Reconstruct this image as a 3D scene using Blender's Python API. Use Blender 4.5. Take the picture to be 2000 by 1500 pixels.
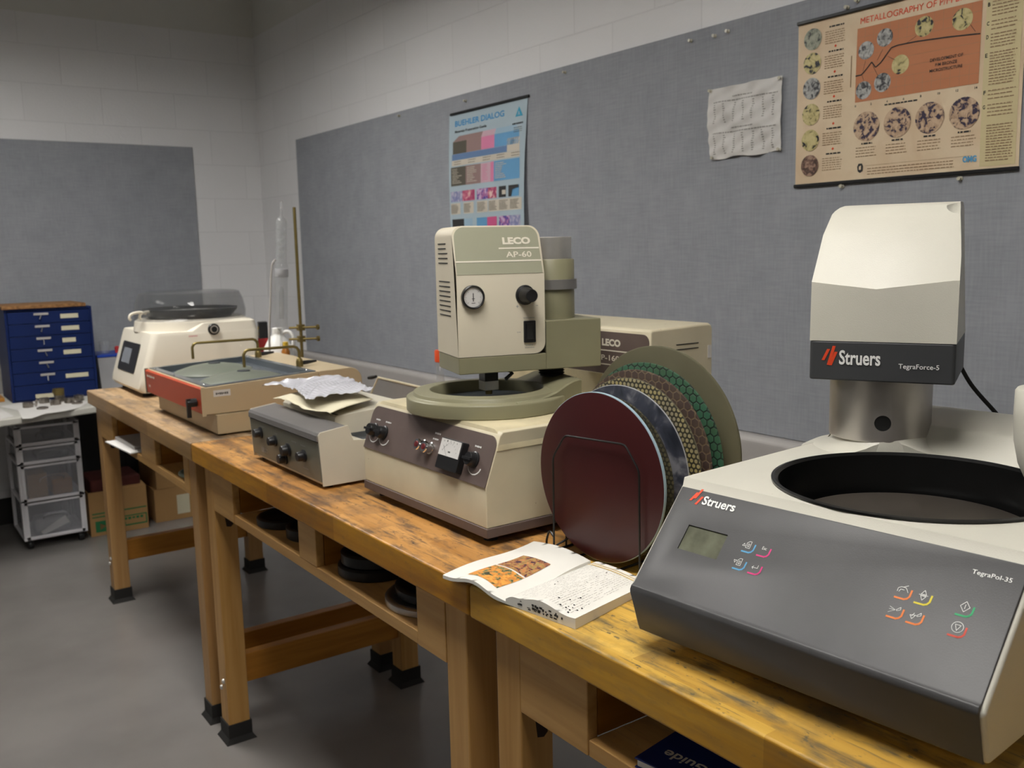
import bpy, bmesh, math, random
from mathutils import Vector, Matrix
random.seed(7)
PI = math.pi
S = bpy.context.scene
COL = S.collection
for o in list(bpy.data.objects):
    bpy.data.objects.remove(o)

# ------------------------------------------------------------ camera
def cam_axes(yaw, pitch, roll):
    y, p, r = [math.radians(a) for a in (yaw, pitch, roll)]
    f = Vector((-math.sin(y)*math.cos(p), math.cos(y)*math.cos(p), math.sin(p)))
    ri = Vector((math.cos(y), math.sin(y), 0)); up = ri.cross(f)
    return ri*math.cos(r)+up*math.sin(r), -ri*math.sin(r)+up*math.cos(r), f
r_, u_, f_ = cam_axes(-35.5068, -8.2194, -1.2483)
cd = bpy.data.cameras.new('camera'); cam = bpy.data.objects.new('camera', cd); COL.objects.link(cam)
cam.matrix_world = Matrix(((r_.x, u_.x, -f_.x, -2.2157), (r_.y, u_.y, -f_.y, -5.7932), (r_.z, u_.z, -f_.z, 1.4675), (0, 0, 0, 1)))
cd.sensor_width = 36; cd.lens = 1812.66/2000*36; cd.clip_start = .05
cd.dof.use_dof = True; cd.dof.focus_distance = 1.35; cd.dof.aperture_fstop = 9.0
S.camera = cam
# ------------------------------------------------------------ world, exposure
w = bpy.data.worlds.new('world'); S.world = w; w.use_nodes = True
w.node_tree.nodes['Background'].inputs[0].default_value = (.9, .95, 1, 1)
w.node_tree.nodes['Background'].inputs[1].default_value = .015
S.view_settings.view_transform = 'Standard'; S.view_settings.look = 'None'
S.view_settings.gamma = 1; S.view_settings.use_curve_mapping = False
S.view_settings.exposure = 0.0
TROFFERS = [(-1.75, -2.15), (-1.75, -4.85), (-4.2, -2.15), (-4.2, -4.85), (-1.75, -7.5), (-4.2, -7.5)]
LIGHT = 23.0

# ------------------------------------------------------------ materials
def nt(m): return m.node_tree.nodes, m.node_tree.links
def ramp(N, stops):
    r = N.new('ShaderNodeValToRGB'); e = r.color_ramp.elements
    while len(e) < len(stops): e.new(.5)
    for i, (p, c) in enumerate(stops):
        e[i].position = p; e[i].color = (*c, 1) if len(c) == 3 else c
    return r
def mat(name, col, rough=.5, metal=0, var=.06, vs=6, bump=0, bs=200, spec=.5, coat=0, speck=None, speck_s=60, speck_t=.72, trans=0, ior=1.45, emit=None, es=0, alpha=1):
    m = bpy.data.materials.new(name); m.use_nodes = True
    N, L = nt(m); b = N['Principled BSDF']
    b.inputs['Roughness'].default_value = rough; b.inputs['Metallic'].default_value = metal
    b.inputs['Specular IOR Level'].default_value = spec; b.inputs['Coat Weight'].default_value = coat
    b.inputs['Transmission Weight'].default_value = trans; b.inputs['IOR'].default_value = ior
    b.inputs['Alpha'].default_value = alpha
    tc = N.new('ShaderNodeTexCoord')
    n = N.new('ShaderNodeTexNoise'); n.inputs['Scale'].default_value = vs; n.inputs['Detail'].default_value = 5
    L.new(tc.outputs['Object'], n.inputs['Vector'])
    c = Vector(col)
    r = ramp(N, [(.3, tuple(c*(1-var))), (.7, tuple(min(1, x) for x in c*(1+var)))])
    L.new(n.outputs['Fac'], r.inputs['Fac']); out = r.outputs['Color']
    if speck:
        n2 = N.new('ShaderNodeTexNoise'); n2.inputs['Scale'].default_value = speck_s; n2.inputs['Detail'].default_value = 3
        L.new(tc.outputs['Object'], n2.inputs['Vector'])
        r2 = ramp(N, [(speck_t, (0, 0, 0)), (speck_t+.03, (1, 1, 1))]); L.new(n2.outputs['Fac'], r2.inputs['Fac'])
        mx = N.new('ShaderNodeMixRGB'); L.new(r2.outputs['Color'], mx.inputs[0]); L.new(out, mx.inputs[1]); mx.inputs[2].default_value = (*speck, 1)
        out = mx.outputs[0]
    L.new(out, b.inputs['Base Color'])
    if bump:
        n3 = N.new('ShaderNodeTexNoise'); n3.inputs['Scale'].default_value = bs; n3.inputs['Detail'].default_value = 2
        L.new(tc.outputs['Object'], n3.inputs['Vector'])
        bp = N.new('ShaderNodeBump'); bp.inputs['Strength'].default_value = bump; bp.inputs['Distance'].default_value = .002
        L.new(n3.outputs['Fac'], bp.inputs['Height']); L.new(bp.outputs[0], b.inputs['Normal'])
    if emit:
        b.inputs['Emission Color'].default_value = (*emit, 1); b.inputs['Emission Strength'].default_value = es
    return m

def brick_mat(name, axis, phase):
    m = bpy.data.materials.new(name); m.use_nodes = True; N, L = nt(m); b = N['Principled BSDF']
    b.inputs['Roughness'].default_value = .55
    tc = N.new('ShaderNodeTexCoord'); sp = N.new('ShaderNodeSeparateXYZ'); L.new(tc.outputs['Object'], sp.inputs[0])
    ad = N.new('ShaderNodeMath'); ad.operation = 'ADD'; ad.inputs[1].default_value = phase+.4064*50; L.new(sp.outputs[axis], ad.inputs[0])
    az = N.new('ShaderNodeMath'); az.operation = 'ADD'; az.inputs[1].default_value = .009; L.new(sp.outputs[2], az.inputs[0])
    cb = N.new('ShaderNodeCombineXYZ'); L.new(ad.outputs[0], cb.inputs[0]); L.new(az.outputs[0], cb.inputs[1])
    br = N.new('ShaderNodeTexBrick'); br.offset = .5; br.offset_frequency = 2; br.squash = 1
    br.inputs['Scale'].default_value = 1; br.inputs['Brick Width'].default_value = .4064; br.inputs['Row Height'].default_value = .2032
    br.inputs['Mortar Size'].default_value = .0035; br.inputs['Mortar Smooth'].default_value = .6
    br.inputs['Color1'].default_value = (.80, .80, .81, 1); br.inputs['Color2'].default_value = (.77, .77, .78, 1); br.inputs['Mortar'].default_value = (.71, .71, .72, 1)
    L.new(cb.outputs[0], br.inputs['Vector']); L.new(br.outputs['Color'], b.inputs['Base Color'])
    n = N.new('ShaderNodeTexNoise'); n.inputs['Scale'].default_value = 90; n.inputs['Detail'].default_value = 4; L.new(tc.outputs['Object'], n.inputs['Vector'])
    mu = N.new('ShaderNodeMath'); mu.operation = 'MULTIPLY_ADD'; mu.inputs[1].default_value = -1.2; L.new(br.outputs['Fac'], mu.inputs[0]); L.new(n.outputs['Fac'], mu.inputs[2])
    bp = N.new('ShaderNodeBump'); bp.inputs['Strength'].default_value = .35; bp.inputs['Distance'].default_value = .004
    L.new(mu.outputs[0], bp.inputs['Height']); L.new(bp.outputs[0], b.inputs['Normal'])
    return m

def wood_mat(name, light, dark, stain=(.10, .09, .08), stain_amt=.5, staves=True, axis=1, rough=.42, top_fade=None):
    """wood with the grain along the given axis; staves glued side by side"""
    m = bpy.data.materials.new(name); m.use_nodes = True; N, L = nt(m); b = N['Principled BSDF']
    b.inputs['Roughness'].default_value = rough; b.inputs['Specular IOR Level'].default_value = .35
    tc = N.new('ShaderNodeTexCoord'); mp = N.new('ShaderNodeMapping'); L.new(tc.outputs['Object'], mp.inputs[0])
    sc = [38, 38, 38]; sc[axis] = 2.2; mp.inputs['Scale'].default_value = sc
    g = N.new('ShaderNodeTexNoise'); g.inputs['Scale'].default_value = 1; g.inputs['Detail'].default_value = 6; g.inputs['Distortion'].default_value = .6
    L.new(mp.outputs[0], g.inputs['Vector'])
    rg = ramp(N, [(.3, dark), (.65, light)]); L.new(g.outputs['Fac'], rg.inputs['Fac']); out = rg.outputs['Color']
    if staves:
        sp = N.new('ShaderNodeSeparateXYZ'); L.new(tc.outputs['Object'], sp.inputs[0])
        def fl(o, k, off=None):
            a = N.new('ShaderNodeMath'); a.operation = 'MULTIPLY'; a.inputs[1].default_value = k; L.new(o, a.inputs[0])
            s = a.outputs[0]
            if off:
                c = N.new('ShaderNodeMath'); c.operation = 'MULTIPLY_ADD'; c.inputs[1].default_value = .377; L.new(off, c.inputs[0]); L.new(s, c.inputs[2]); s = c.outputs[0]
            f = N.new('ShaderNodeMath'); f.operation = 'FLOOR'; L.new(s, f.inputs[0]); return f.outputs[0]
        fx = fl(sp.outputs[0], 24); fy = fl(sp.outputs[1], 2.6, fx)
        cb = N.new('ShaderNodeCombineXYZ'); L.new(fx, cb.inputs[0]); L.new(fy, cb.inputs[1])
        wn = N.new('ShaderNodeTexWhiteNoise'); L.new(cb.outputs[0], wn.inputs['Vector'])
        rs = ramp(N, [(0, (.68, .62, .55)), (1, (1.0, 1.0, 1.0))]); L.new(wn.outputs['Value'], rs.inputs['Fac'])
        mx = N.new('ShaderNodeMixRGB'); mx.blend_type = 'MULTIPLY'; mx.inputs[0].default_value = 1
        L.new(out, mx.inputs[1]); L.new(rs.outputs[0], mx.inputs[2]); out = mx.outputs[0]
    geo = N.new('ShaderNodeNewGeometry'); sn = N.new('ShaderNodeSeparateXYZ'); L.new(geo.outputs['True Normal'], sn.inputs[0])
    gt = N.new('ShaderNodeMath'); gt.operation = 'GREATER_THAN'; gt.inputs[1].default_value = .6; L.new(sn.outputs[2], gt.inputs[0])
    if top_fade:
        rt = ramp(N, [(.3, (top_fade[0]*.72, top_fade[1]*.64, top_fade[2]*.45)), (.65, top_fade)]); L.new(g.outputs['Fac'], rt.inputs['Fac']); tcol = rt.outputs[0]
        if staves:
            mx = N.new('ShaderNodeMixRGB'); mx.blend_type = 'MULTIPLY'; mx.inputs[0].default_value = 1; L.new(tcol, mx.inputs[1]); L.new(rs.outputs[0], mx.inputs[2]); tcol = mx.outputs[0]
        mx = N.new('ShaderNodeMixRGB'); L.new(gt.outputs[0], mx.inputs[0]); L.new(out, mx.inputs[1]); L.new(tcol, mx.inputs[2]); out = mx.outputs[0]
    if stain_amt:
        for k, (s, lo, hi, amt) in enumerate([((5, 5, 5), .50, .68, stain_amt*.75), ((30, 9, 40), .50, .64, stain_amt*.75), ((90, 45, 90), .62, .67, stain_amt*.8), ((150, 9, 40), .57, .64, stain_amt*.6)]):
            m2 = N.new('ShaderNodeMapping'); m2.inputs['Scale'].default_value = s; m2.inputs['Location'].default_value = (k*3.1+len(name), k, 0); L.new(tc.outputs['Object'], m2.inputs[0])
            n2 = N.new('ShaderNodeTexNoise'); n2.inputs['Scale'].default_value = 1; n2.inputs['Detail'].default_value = 9; n2.inputs['Roughness'].default_value = .6; L.new(m2.outputs[0], n2.inputs['Vector'])
            r2 = ramp(N, [(lo, (0, 0, 0)), (hi, (amt, amt, amt))]); L.new(n2.outputs['Fac'], r2.inputs['Fac'])
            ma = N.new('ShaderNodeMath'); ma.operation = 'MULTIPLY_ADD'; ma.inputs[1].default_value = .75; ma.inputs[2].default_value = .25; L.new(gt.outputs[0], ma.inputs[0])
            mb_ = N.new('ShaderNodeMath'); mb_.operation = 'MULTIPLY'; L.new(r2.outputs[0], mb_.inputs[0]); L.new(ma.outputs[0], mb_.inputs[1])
            mx = N.new('ShaderNodeMixRGB'); L.new(mb_.outputs[0], mx.inputs[0]); L.new(out, mx.inputs[1]); mx.inputs[2].default_value = (*stain, 1); out = mx.outputs[0]
    L.new(out, b.inputs['Base Color'])
    bp = N.new('ShaderNodeBump'); bp.inputs['Strength'].default_value = .12; bp.inputs['Distance'].default_value = .001
    L.new(g.outputs['Fac'], bp.inputs['Height']); L.new(bp.outputs[0], b.inputs['Normal'])
    return m

def fabric_mat(name, c1, c2):
    m = bpy.data.materials.new(name); m.use_nodes = True; N, L = nt(m); b = N['Principled BSDF']
    b.inputs['Roughness'].default_value = .95; b.inputs['Specular IOR Level'].default_value = .15
    tc = N.new('ShaderNodeTexCoord'); outs = []
    for s in ((14, 14, 160), (160, 160, 14), (9, 9, 9)):
        mp = N.new('ShaderNodeMapping'); mp.inputs['Scale'].default_value = s; L.new(tc.outputs['Object'], mp.inputs[0])
        n = N.new('ShaderNodeTexNoise'); n.inputs['Scale'].default_value = 1; n.inputs['Detail'].default_value = 4; L.new(mp.outputs[0], n.inputs['Vector']); outs.append(n.outputs['Fac'])
    a = N.new('ShaderNodeMath'); a.operation = 'ADD'; L.new(outs[0], a.inputs[0]); L.new(outs[1], a.inputs[1])
    a2 = N.new('ShaderNodeMath'); a2.operation = 'ADD'; L.new(a.outputs[0], a2.inputs[0]); L.new(outs[2], a2.inputs[1])
    d = N.new('ShaderNodeMath'); d.operation = 'DIVIDE'; d.inputs[1].default_value = 3; L.new(a2.outputs[0], d.inputs[0])
    r = ramp(N, [(.38, c1), (.6, c2)]); L.new(d.outputs[0], r.inputs['Fac']); L.new(r.outputs[0], b.inputs['Base Color'])
    bp = N.new('ShaderNodeBump'); bp.inputs['Strength'].default_value = .2; bp.inputs['Distance'].default_value = .001; L.new(d.outputs[0], bp.inputs['Height']); L.new(bp.outputs[0], b.inputs['Normal'])
    return m

def cell_mat(name, stops, scale, rough=.6, feature='F1', detail=None):
    """mottled grains (micrographs, marbled photographs)"""
    m = bpy.data.materials.new(name); m.use_nodes = True; N, L = nt(m); b = N['Principled BSDF']; b.inputs['Roughness'].default_value = rough
    tc = N.new('ShaderNodeTexCoord'); n = N.new('ShaderNodeTexNoise'); n.inputs['Scale'].default_value = scale; n.inputs['Detail'].default_value = 4; n.inputs['Distortion'].default_value = .8
    L.new(tc.outputs['Object'], n.inputs['Vector']); r = ramp(N, stops); L.new(n.outputs['Fac'], r.inputs['Fac']); L.new(r.outputs[0], b.inputs['Base Color'])
    return m

def hex_mat(name, cell, line, size, rough=.6, gap=.1, dots=False, var=None):
    """a honeycomb of raised cells on a disc lying in its own y-z plane"""
    m = bpy.data.materials.new(name); m.use_nodes = True; N, L = nt(m); b = N['Principled BSDF']; b.inputs['Roughness'].default_value = rough
    tc = N.new('ShaderNodeTexCoord'); sp = N.new('ShaderNodeSeparateXYZ'); L.new(tc.outputs['Object'], sp.inputs[0])
    def M(op, a, b_=None, c=None):
        n = N.new('ShaderNodeMath'); n.operation = op
        for i, v in enumerate((a, b_, c)):
            if v is None: continue
            if isinstance(v, (int, float)): n.inputs[i].default_value = v
            else: L.new(v, n.inputs[i])
        return n.outputs[0]
    p = M('MULTIPLY_ADD', sp.outputs[1], 1/size, 500); q = M('MULTIPLY_ADD', sp.outputs[2], 1/size/1.7320508, 500)
    def lat(ox):
        a = M('SUBTRACT', M('FRACT', M('ADD', p, ox)), .5); c = M('SUBTRACT', M('FRACT', M('ADD', q, ox)), .5)
        c = M('MULTIPLY', c, 1.7320508); a = M('ABSOLUTE', a); c = M('ABSOLUTE', c)
        if dots: return M('SQRT', M('ADD', M('MULTIPLY', a, a), M('MULTIPLY', c, c)))
        return M('MAXIMUM', a, M('ADD', M('MULTIPLY', a, .5), M('MULTIPLY', c, .8660254)))
    d = M('MINIMUM', lat(0), lat(.5))
    r = ramp(N, [(.5-gap*.5-.03, (0, 0, 0)), (.5-gap*.5, (1, 1, 1))])
    L.new(d, r.inputs['Fac'])
    n = N.new('ShaderNodeTexNoise'); n.inputs['Scale'].default_value = 14; n.inputs['Detail'].default_value = 4; L.new(tc.outputs['Object'], n.inputs['Vector'])
    rc = ramp(N, [(.38, cell), (.62, var or cell)]); L.new(n.outputs['Fac'], rc.inputs['Fac'])
    mx = N.new('ShaderNodeMixRGB'); L.new(r.outputs[0], mx.inputs[0]); L.new(rc.outputs[0], mx.inputs[1]); mx.inputs[2].default_value = (*line, 1)
    L.new(mx.outputs[0], b.inputs['Base Color'])
    bp = N.new('ShaderNodeBump'); bp.invert = True; bp.inputs['Strength'].default_value = .5; bp.inputs['Distance'].default_value = .001; L.new(r.outputs[0], bp.inputs['Height']); L.new(bp.outputs[0], b.inputs['Normal'])
    return m

M_ = {}
M_['wall_r'] = brick_mat('painted_block_right', 1, .8832+.2032)
M_['wall_b'] = brick_mat('painted_block_back', 0, .3002+.2032)
M_['wall_far'] = mat('painted_plaster', (.22, .21, .20), .8)
M_['plaster'] = mat('smooth_wall_paint', (.70, .70, .67), .7, var=.02, vs=2)
M_['ceiling'] = mat('ceiling_paint', (.62, .62, .58), .9)
M_['floor'] = mat('sealed_floor', (.20, .188, .176), .25, var=.12, vs=2.5, bump=.05, bs=30, spec=.5)
M_['heater'] = mat('grey_enamel_cover', (.42, .40, .385), .45, var=.03)
M_['fabric'] = fabric_mat('blue_grey_fabric', (.27, .283, .31), (.33, .343, .372))
M_['diffuser'] = mat('lit_diffuser', (.9, .9, .9), .5, emit=(1, .97, .92), es=LIGHT)
M_['diffuser_mid'] = mat('lit_diffuser_mid', (.9, .9, .9), .5, emit=(1, .97, .92), es=LIGHT*.75)
M_['diffuser_dim'] = mat('dim_diffuser', (.9, .9, .9), .5, emit=(1, .97, .92), es=LIGHT*.15)
M_['fixture'] = mat('fixture_white', (.8, .8, .8), .4)
M_['top1'] = wood_mat('maple_top_pale', (.42, .25, .10), (.30, .17, .05), (.14, .11, .09), .9, top_fade=(.62, .45, .28))
M_['top2'] = wood_mat('maple_top_orange', (.58, .28, .020), (.40, .165, .008), (.055, .045, .045), 1.0, top_fade=(.70, .37, .12))
M_['top3'] = wood_mat('maple_top_yellow', (.64, .35, .04), (.46, .225, .018), (.09, .085, .065), 1.0, top_fade=(.78, .50, .11))
M_['oak1'] = wood_mat('oak_frame_pale', (.46, .27, .11), (.36, .19, .065), staves=False, stain_amt=0, axis=2)
M_['oak'] = wood_mat('oak_frame', (.56, .32, .11), (.43, .225, .06), staves=False, stain_amt=0, axis=2)
M_['oak_h'] = wood_mat('oak_board', (.58, .34, .12), (.45, .24, .07), staves=False, stain_amt=.25, axis=1)
M_['oak_x'] = wood_mat('oak_rail', (.46, .20, .03), (.32, .125, .015), staves=False, stain_amt=0, axis=0)
M_['black'] = mat('black_plastic', (.012, .012, .013), .35)
M_['rubber'] = mat('black_rubber', (.015, .014, .013), .8)
M_['blackmatte'] = mat('black_matte', (.01, .01, .01), .7)
M_['steel'] = mat('brushed_steel', (.62, .60, .56), .35, .75, var=.1, vs=20)
M_['steel_d'] = mat('satin_collar', (.56, .53, .50), .42, .8, var=.12, vs=8, bump=.05, bs=90)
M_['chrome'] = mat('chrome', (.8, .8, .8), .12, 1, var=.02)
M_['alu'] = mat('aluminium', (.6, .6, .6), .38, 1, var=.08, vs=15)
M_['recess'] = mat('dark_brown_recess', (.035, .016, .008), .8)
M_['part_steel'] = mat('dull_part_steel', (.30, .27, .24), .3, .9, var=.3, vs=60)
M_['brass'] = mat('tarnished_brass', (.25, .19, .07), .45, .8, var=.15, vs=30)
M_['beige'] = mat('cream_enamel', (.62, .555, .395), .42, var=.07, vs=9, speck=(.22, .15, .08), speck_s=55, speck_t=.74)
M_['beige_top'] = mat('worn_cream_enamel', (.63, .55, .36), .45, var=.14, vs=14, speck=(.16, .10, .05), speck_s=38, speck_t=.70)
M_['cream'] = mat('cream_plastic', (.66, .60, .47), .45, var=.03, vs=3)
M_['brown'] = mat('brown_panel', (.125, .092, .082), .5, var=.06, vs=20)
M_['olive'] = mat('olive_enamel', (.25, .235, .145), .38, var=.06, vs=10)
M_['olive_g'] = mat('sage_panel', (.33, .325, .235), .45, var=.03, vs=10)
M_['offwhite'] = mat('offwhite_plastic', (.74, .69, .58), .4, var=.03, vs=4)
M_['w_struers'] = mat('textured_white_paint', (.60, .58, .50), .36, var=.04, vs=6, bump=.12, bs=700, speck=(.15, .14, .12), speck_s=70, speck_t=.76)
M_['g_struers'] = mat('dark_grey_panel', (.070, .069, .071), .46, var=.22, vs=5, bump=.05, bs=600, speck=(.25, .25, .25), speck_s=90, speck_t=.80)
M_['g_strip'] = mat('dark_grey_strip', (.05, .052, .055), .45, var=.05)
M_['g_under'] = mat('dark_grey_front', (.055, .052, .048), .55, var=.06)
M_['white'] = mat('white_print', (.85, .85, .82), .6, var=0)
M_['red'] = mat('red_print', (.75, .07, .02), .5, var=0)
M_['lcd'] = mat('lcd_glass', (.13, .135, .095), .2, var=.25, vs=40)
for k, c in dict(pblue=(.10, .35, .60), pmag=(.70, .04, .22), porange=(.85, .22, .04), pyel=(.75, .62, .03), pgreen=(.02, .38, .14), pred=(.62, .06, .03)).items():
    M_[k] = mat('print_'+k[1:], c, .5, var=0)
M_['platter'] = mat('dark_wet_platter', (.05, .042, .035), .3, var=.3, vs=10)
M_['bowl_b'] = mat('black_bowl', (.006, .006, .006), .28)
M_['glass'] = mat('clear_glass', (.45, .47, .48), .03, ior=1.6, var=0, alpha=.13, spec=1)
M_['acrylic'] = mat('smoky_acrylic', (.12, .125, .13), .04, ior=1.6, var=0, alpha=.22, spec=1)
M_['hdpe'] = mat('milky_plastic', (.80, .80, .78), .4, var=.02)
M_['redorange'] = mat('red_orange_panel', (.48, .065, .02), .4, var=.05)
M_['grinder'] = mat('tan_enamel', (.52, .42, .27), .42, var=.04, vs=3)
M_['grinder_side'] = mat('tan_enamel_side', (.50, .40, .25), .45, var=.05, vs=3)
M_['well'] = mat('blue_grey_tray', (.10, .115, .13), .25, var=.1, vs=6)
M_['wheel'] = mat('grey_green_abrasive', (.16, .175, .14), .38, var=.08, vs=5)
M_['ctrl_w'] = mat('warm_white_enamel', (.62, .58, .48), .4, var=.04, speck=(.25, .18, .1), speck_s=40, speck_t=.76)
M_['ctrl_g'] = mat('grey_green_panel', (.17, .17, .135), .4, var=.05)
M_['ctrl_top'] = mat('grey_metal_hood', (.24, .23, .225), .35, .4, var=.08, vs=5)
M_['paper'] = mat('paper', (.78, .76, .70), .8, var=.04, vs=8, bump=.1, bs=25)
M_['paper_w'] = mat('white_paper', (.66, .645, .62), .85, var=.05, vs=10)
M_['card'] = mat('cream_card', (.74, .68, .50), .8, var=.04)
M_['ink'] = mat('black_ink', (.03, .03, .03), .7, var=0)
M_['inkgrey'] = mat('grey_ink', (.32, .31, .29), .8, var=0)
M_['inkpale'] = mat('faded_ink', (.46, .44, .41), .8, var=0)
M_['inkbrown'] = mat('brown_ink', (.33, .22, .13), .8, var=0)
M_['ochre'] = mat('ochre_line', (.70, .48, .15), .8, var=0)
M_['bluecab'] = mat('blue_enamel', (.003, .014, .085), .5, var=.12, vs=4, spec=.3)
M_['label'] = mat('yellowed_label', (.62, .58, .42), .7, var=.06)
M_['labelholder'] = mat('grey_label_holder', (.42, .40, .38), .5, 0, var=.05)
M_['cork'] = mat('brown_cork_mat', (.26, .13, .05), .9, var=.35, vs=60, bump=.6, bs=90)
M_['cardboard'] = mat('cardboard', (.40, .23, .09), .85, var=.06, vs=5)
M_['cb_green'] = mat('green_carton_print', (.02, .17, .06), .8, var=.05)
M_['desk'] = mat('pale_laminate', (.52, .51, .46), .5, var=.05)
M_['cart'] = mat('white_cart_plastic', (.78, .77, .80), .4, var=.02)
M_['drawer'] = mat('frosted_drawer', (.50, .51, .55), .35, var=.05, alpha=.28)
M_['stuff_dark'] = mat('dark_contents', (.04, .045, .05), .7, var=.4, vs=30)
M_['maroon'] = mat('maroon_disc', (.050, .009, .010), .36, var=.10, vs=7, spec=.5)
M_['ltblue'] = mat('light_blue_rim', (.33, .45, .52), .4, var=.04)
M_['navyscuff'] = cell_mat('scuffed_navy', [(.35, (.018, .021, .03)), (.52, (.05, .055, .075)), (.66, (.20, .20, .22))], 22, .4)
M_['hex_dk'] = hex_mat('small_dark_hexagons', (.10, .088, .045), (.03, .026, .016), .0085, .5, .3, True, (.06, .055, .03))
M_['hex_y'] = hex_mat('small_yellow_dots', (.36, .30, .12), (.045, .04, .025), .0095, .5, .28, True, (.22, .20, .15))
M_['hex_b'] = hex_mat('large_brown_hexagons', (.055, .032, .028), (.13, .09, .05), .016, .6, .12, False, (.075, .05, .035))
M_['hex_g'] = hex_mat('large_green_hexagons', (.035, .12, .07), (.012, .025, .016), .015, .5, .14, False, (.045, .10, .05))
M_['olivedisc'] = mat('olive_rubber_disc', (.115, .105, .062), .6, var=.12, vs=8)
M_['edge_white'] = mat('silver_edge', (.55, .56, .58), .35, .6)
M_['wire'] = mat('black_wire', (.01, .01, .01), .35)
M_['booklet'] = mat('navy_cover', (.01, .02, .12), .45, var=.05)
M_['darkred'] = mat('dark_red_cover', (.12, .008, .01), .5)
M_['pin'] = mat('clear_pin_head', (.55, .52, .42), .25, var=.1)
M_['lcd_w'] = mat('grey_display', (.25, .27, .30), .25, var=.1)
M_['pink_print'] = mat('pink_print', (.60, .25, .25), .6, var=0)
M_['maroonbox'] = mat('dark_maroon_bundle', (.10, .02, .015), .7, var=.3)
M_['orange_cap'] = mat('orange_red_cap', (.75, .09, .02), .5, var=.02)
M_['greenglass'] = mat('greenish_glass_disc', (.30, .38, .33), .3, var=.1)
M_['bin'] = mat('clear_bin', (.5, .5, .52), .3, alpha=.6, var=.1)
M_['binblue'] = mat('blue_lid', (.01, .05, .35), .4, var=.05)
M_['redthing'] = mat('red_carton', (.45, .03, .03), .6)
M_['yellowthing'] = mat('yellow_cap', (.75, .50, .05), .5)
M_['amber'] = mat('amber_bottle', (.40, .15, .02), .3)
M_['foil'] = mat('clear_bag_film', (.60, .60, .65), .15, var=.12, vs=20, spec=.8)

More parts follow.
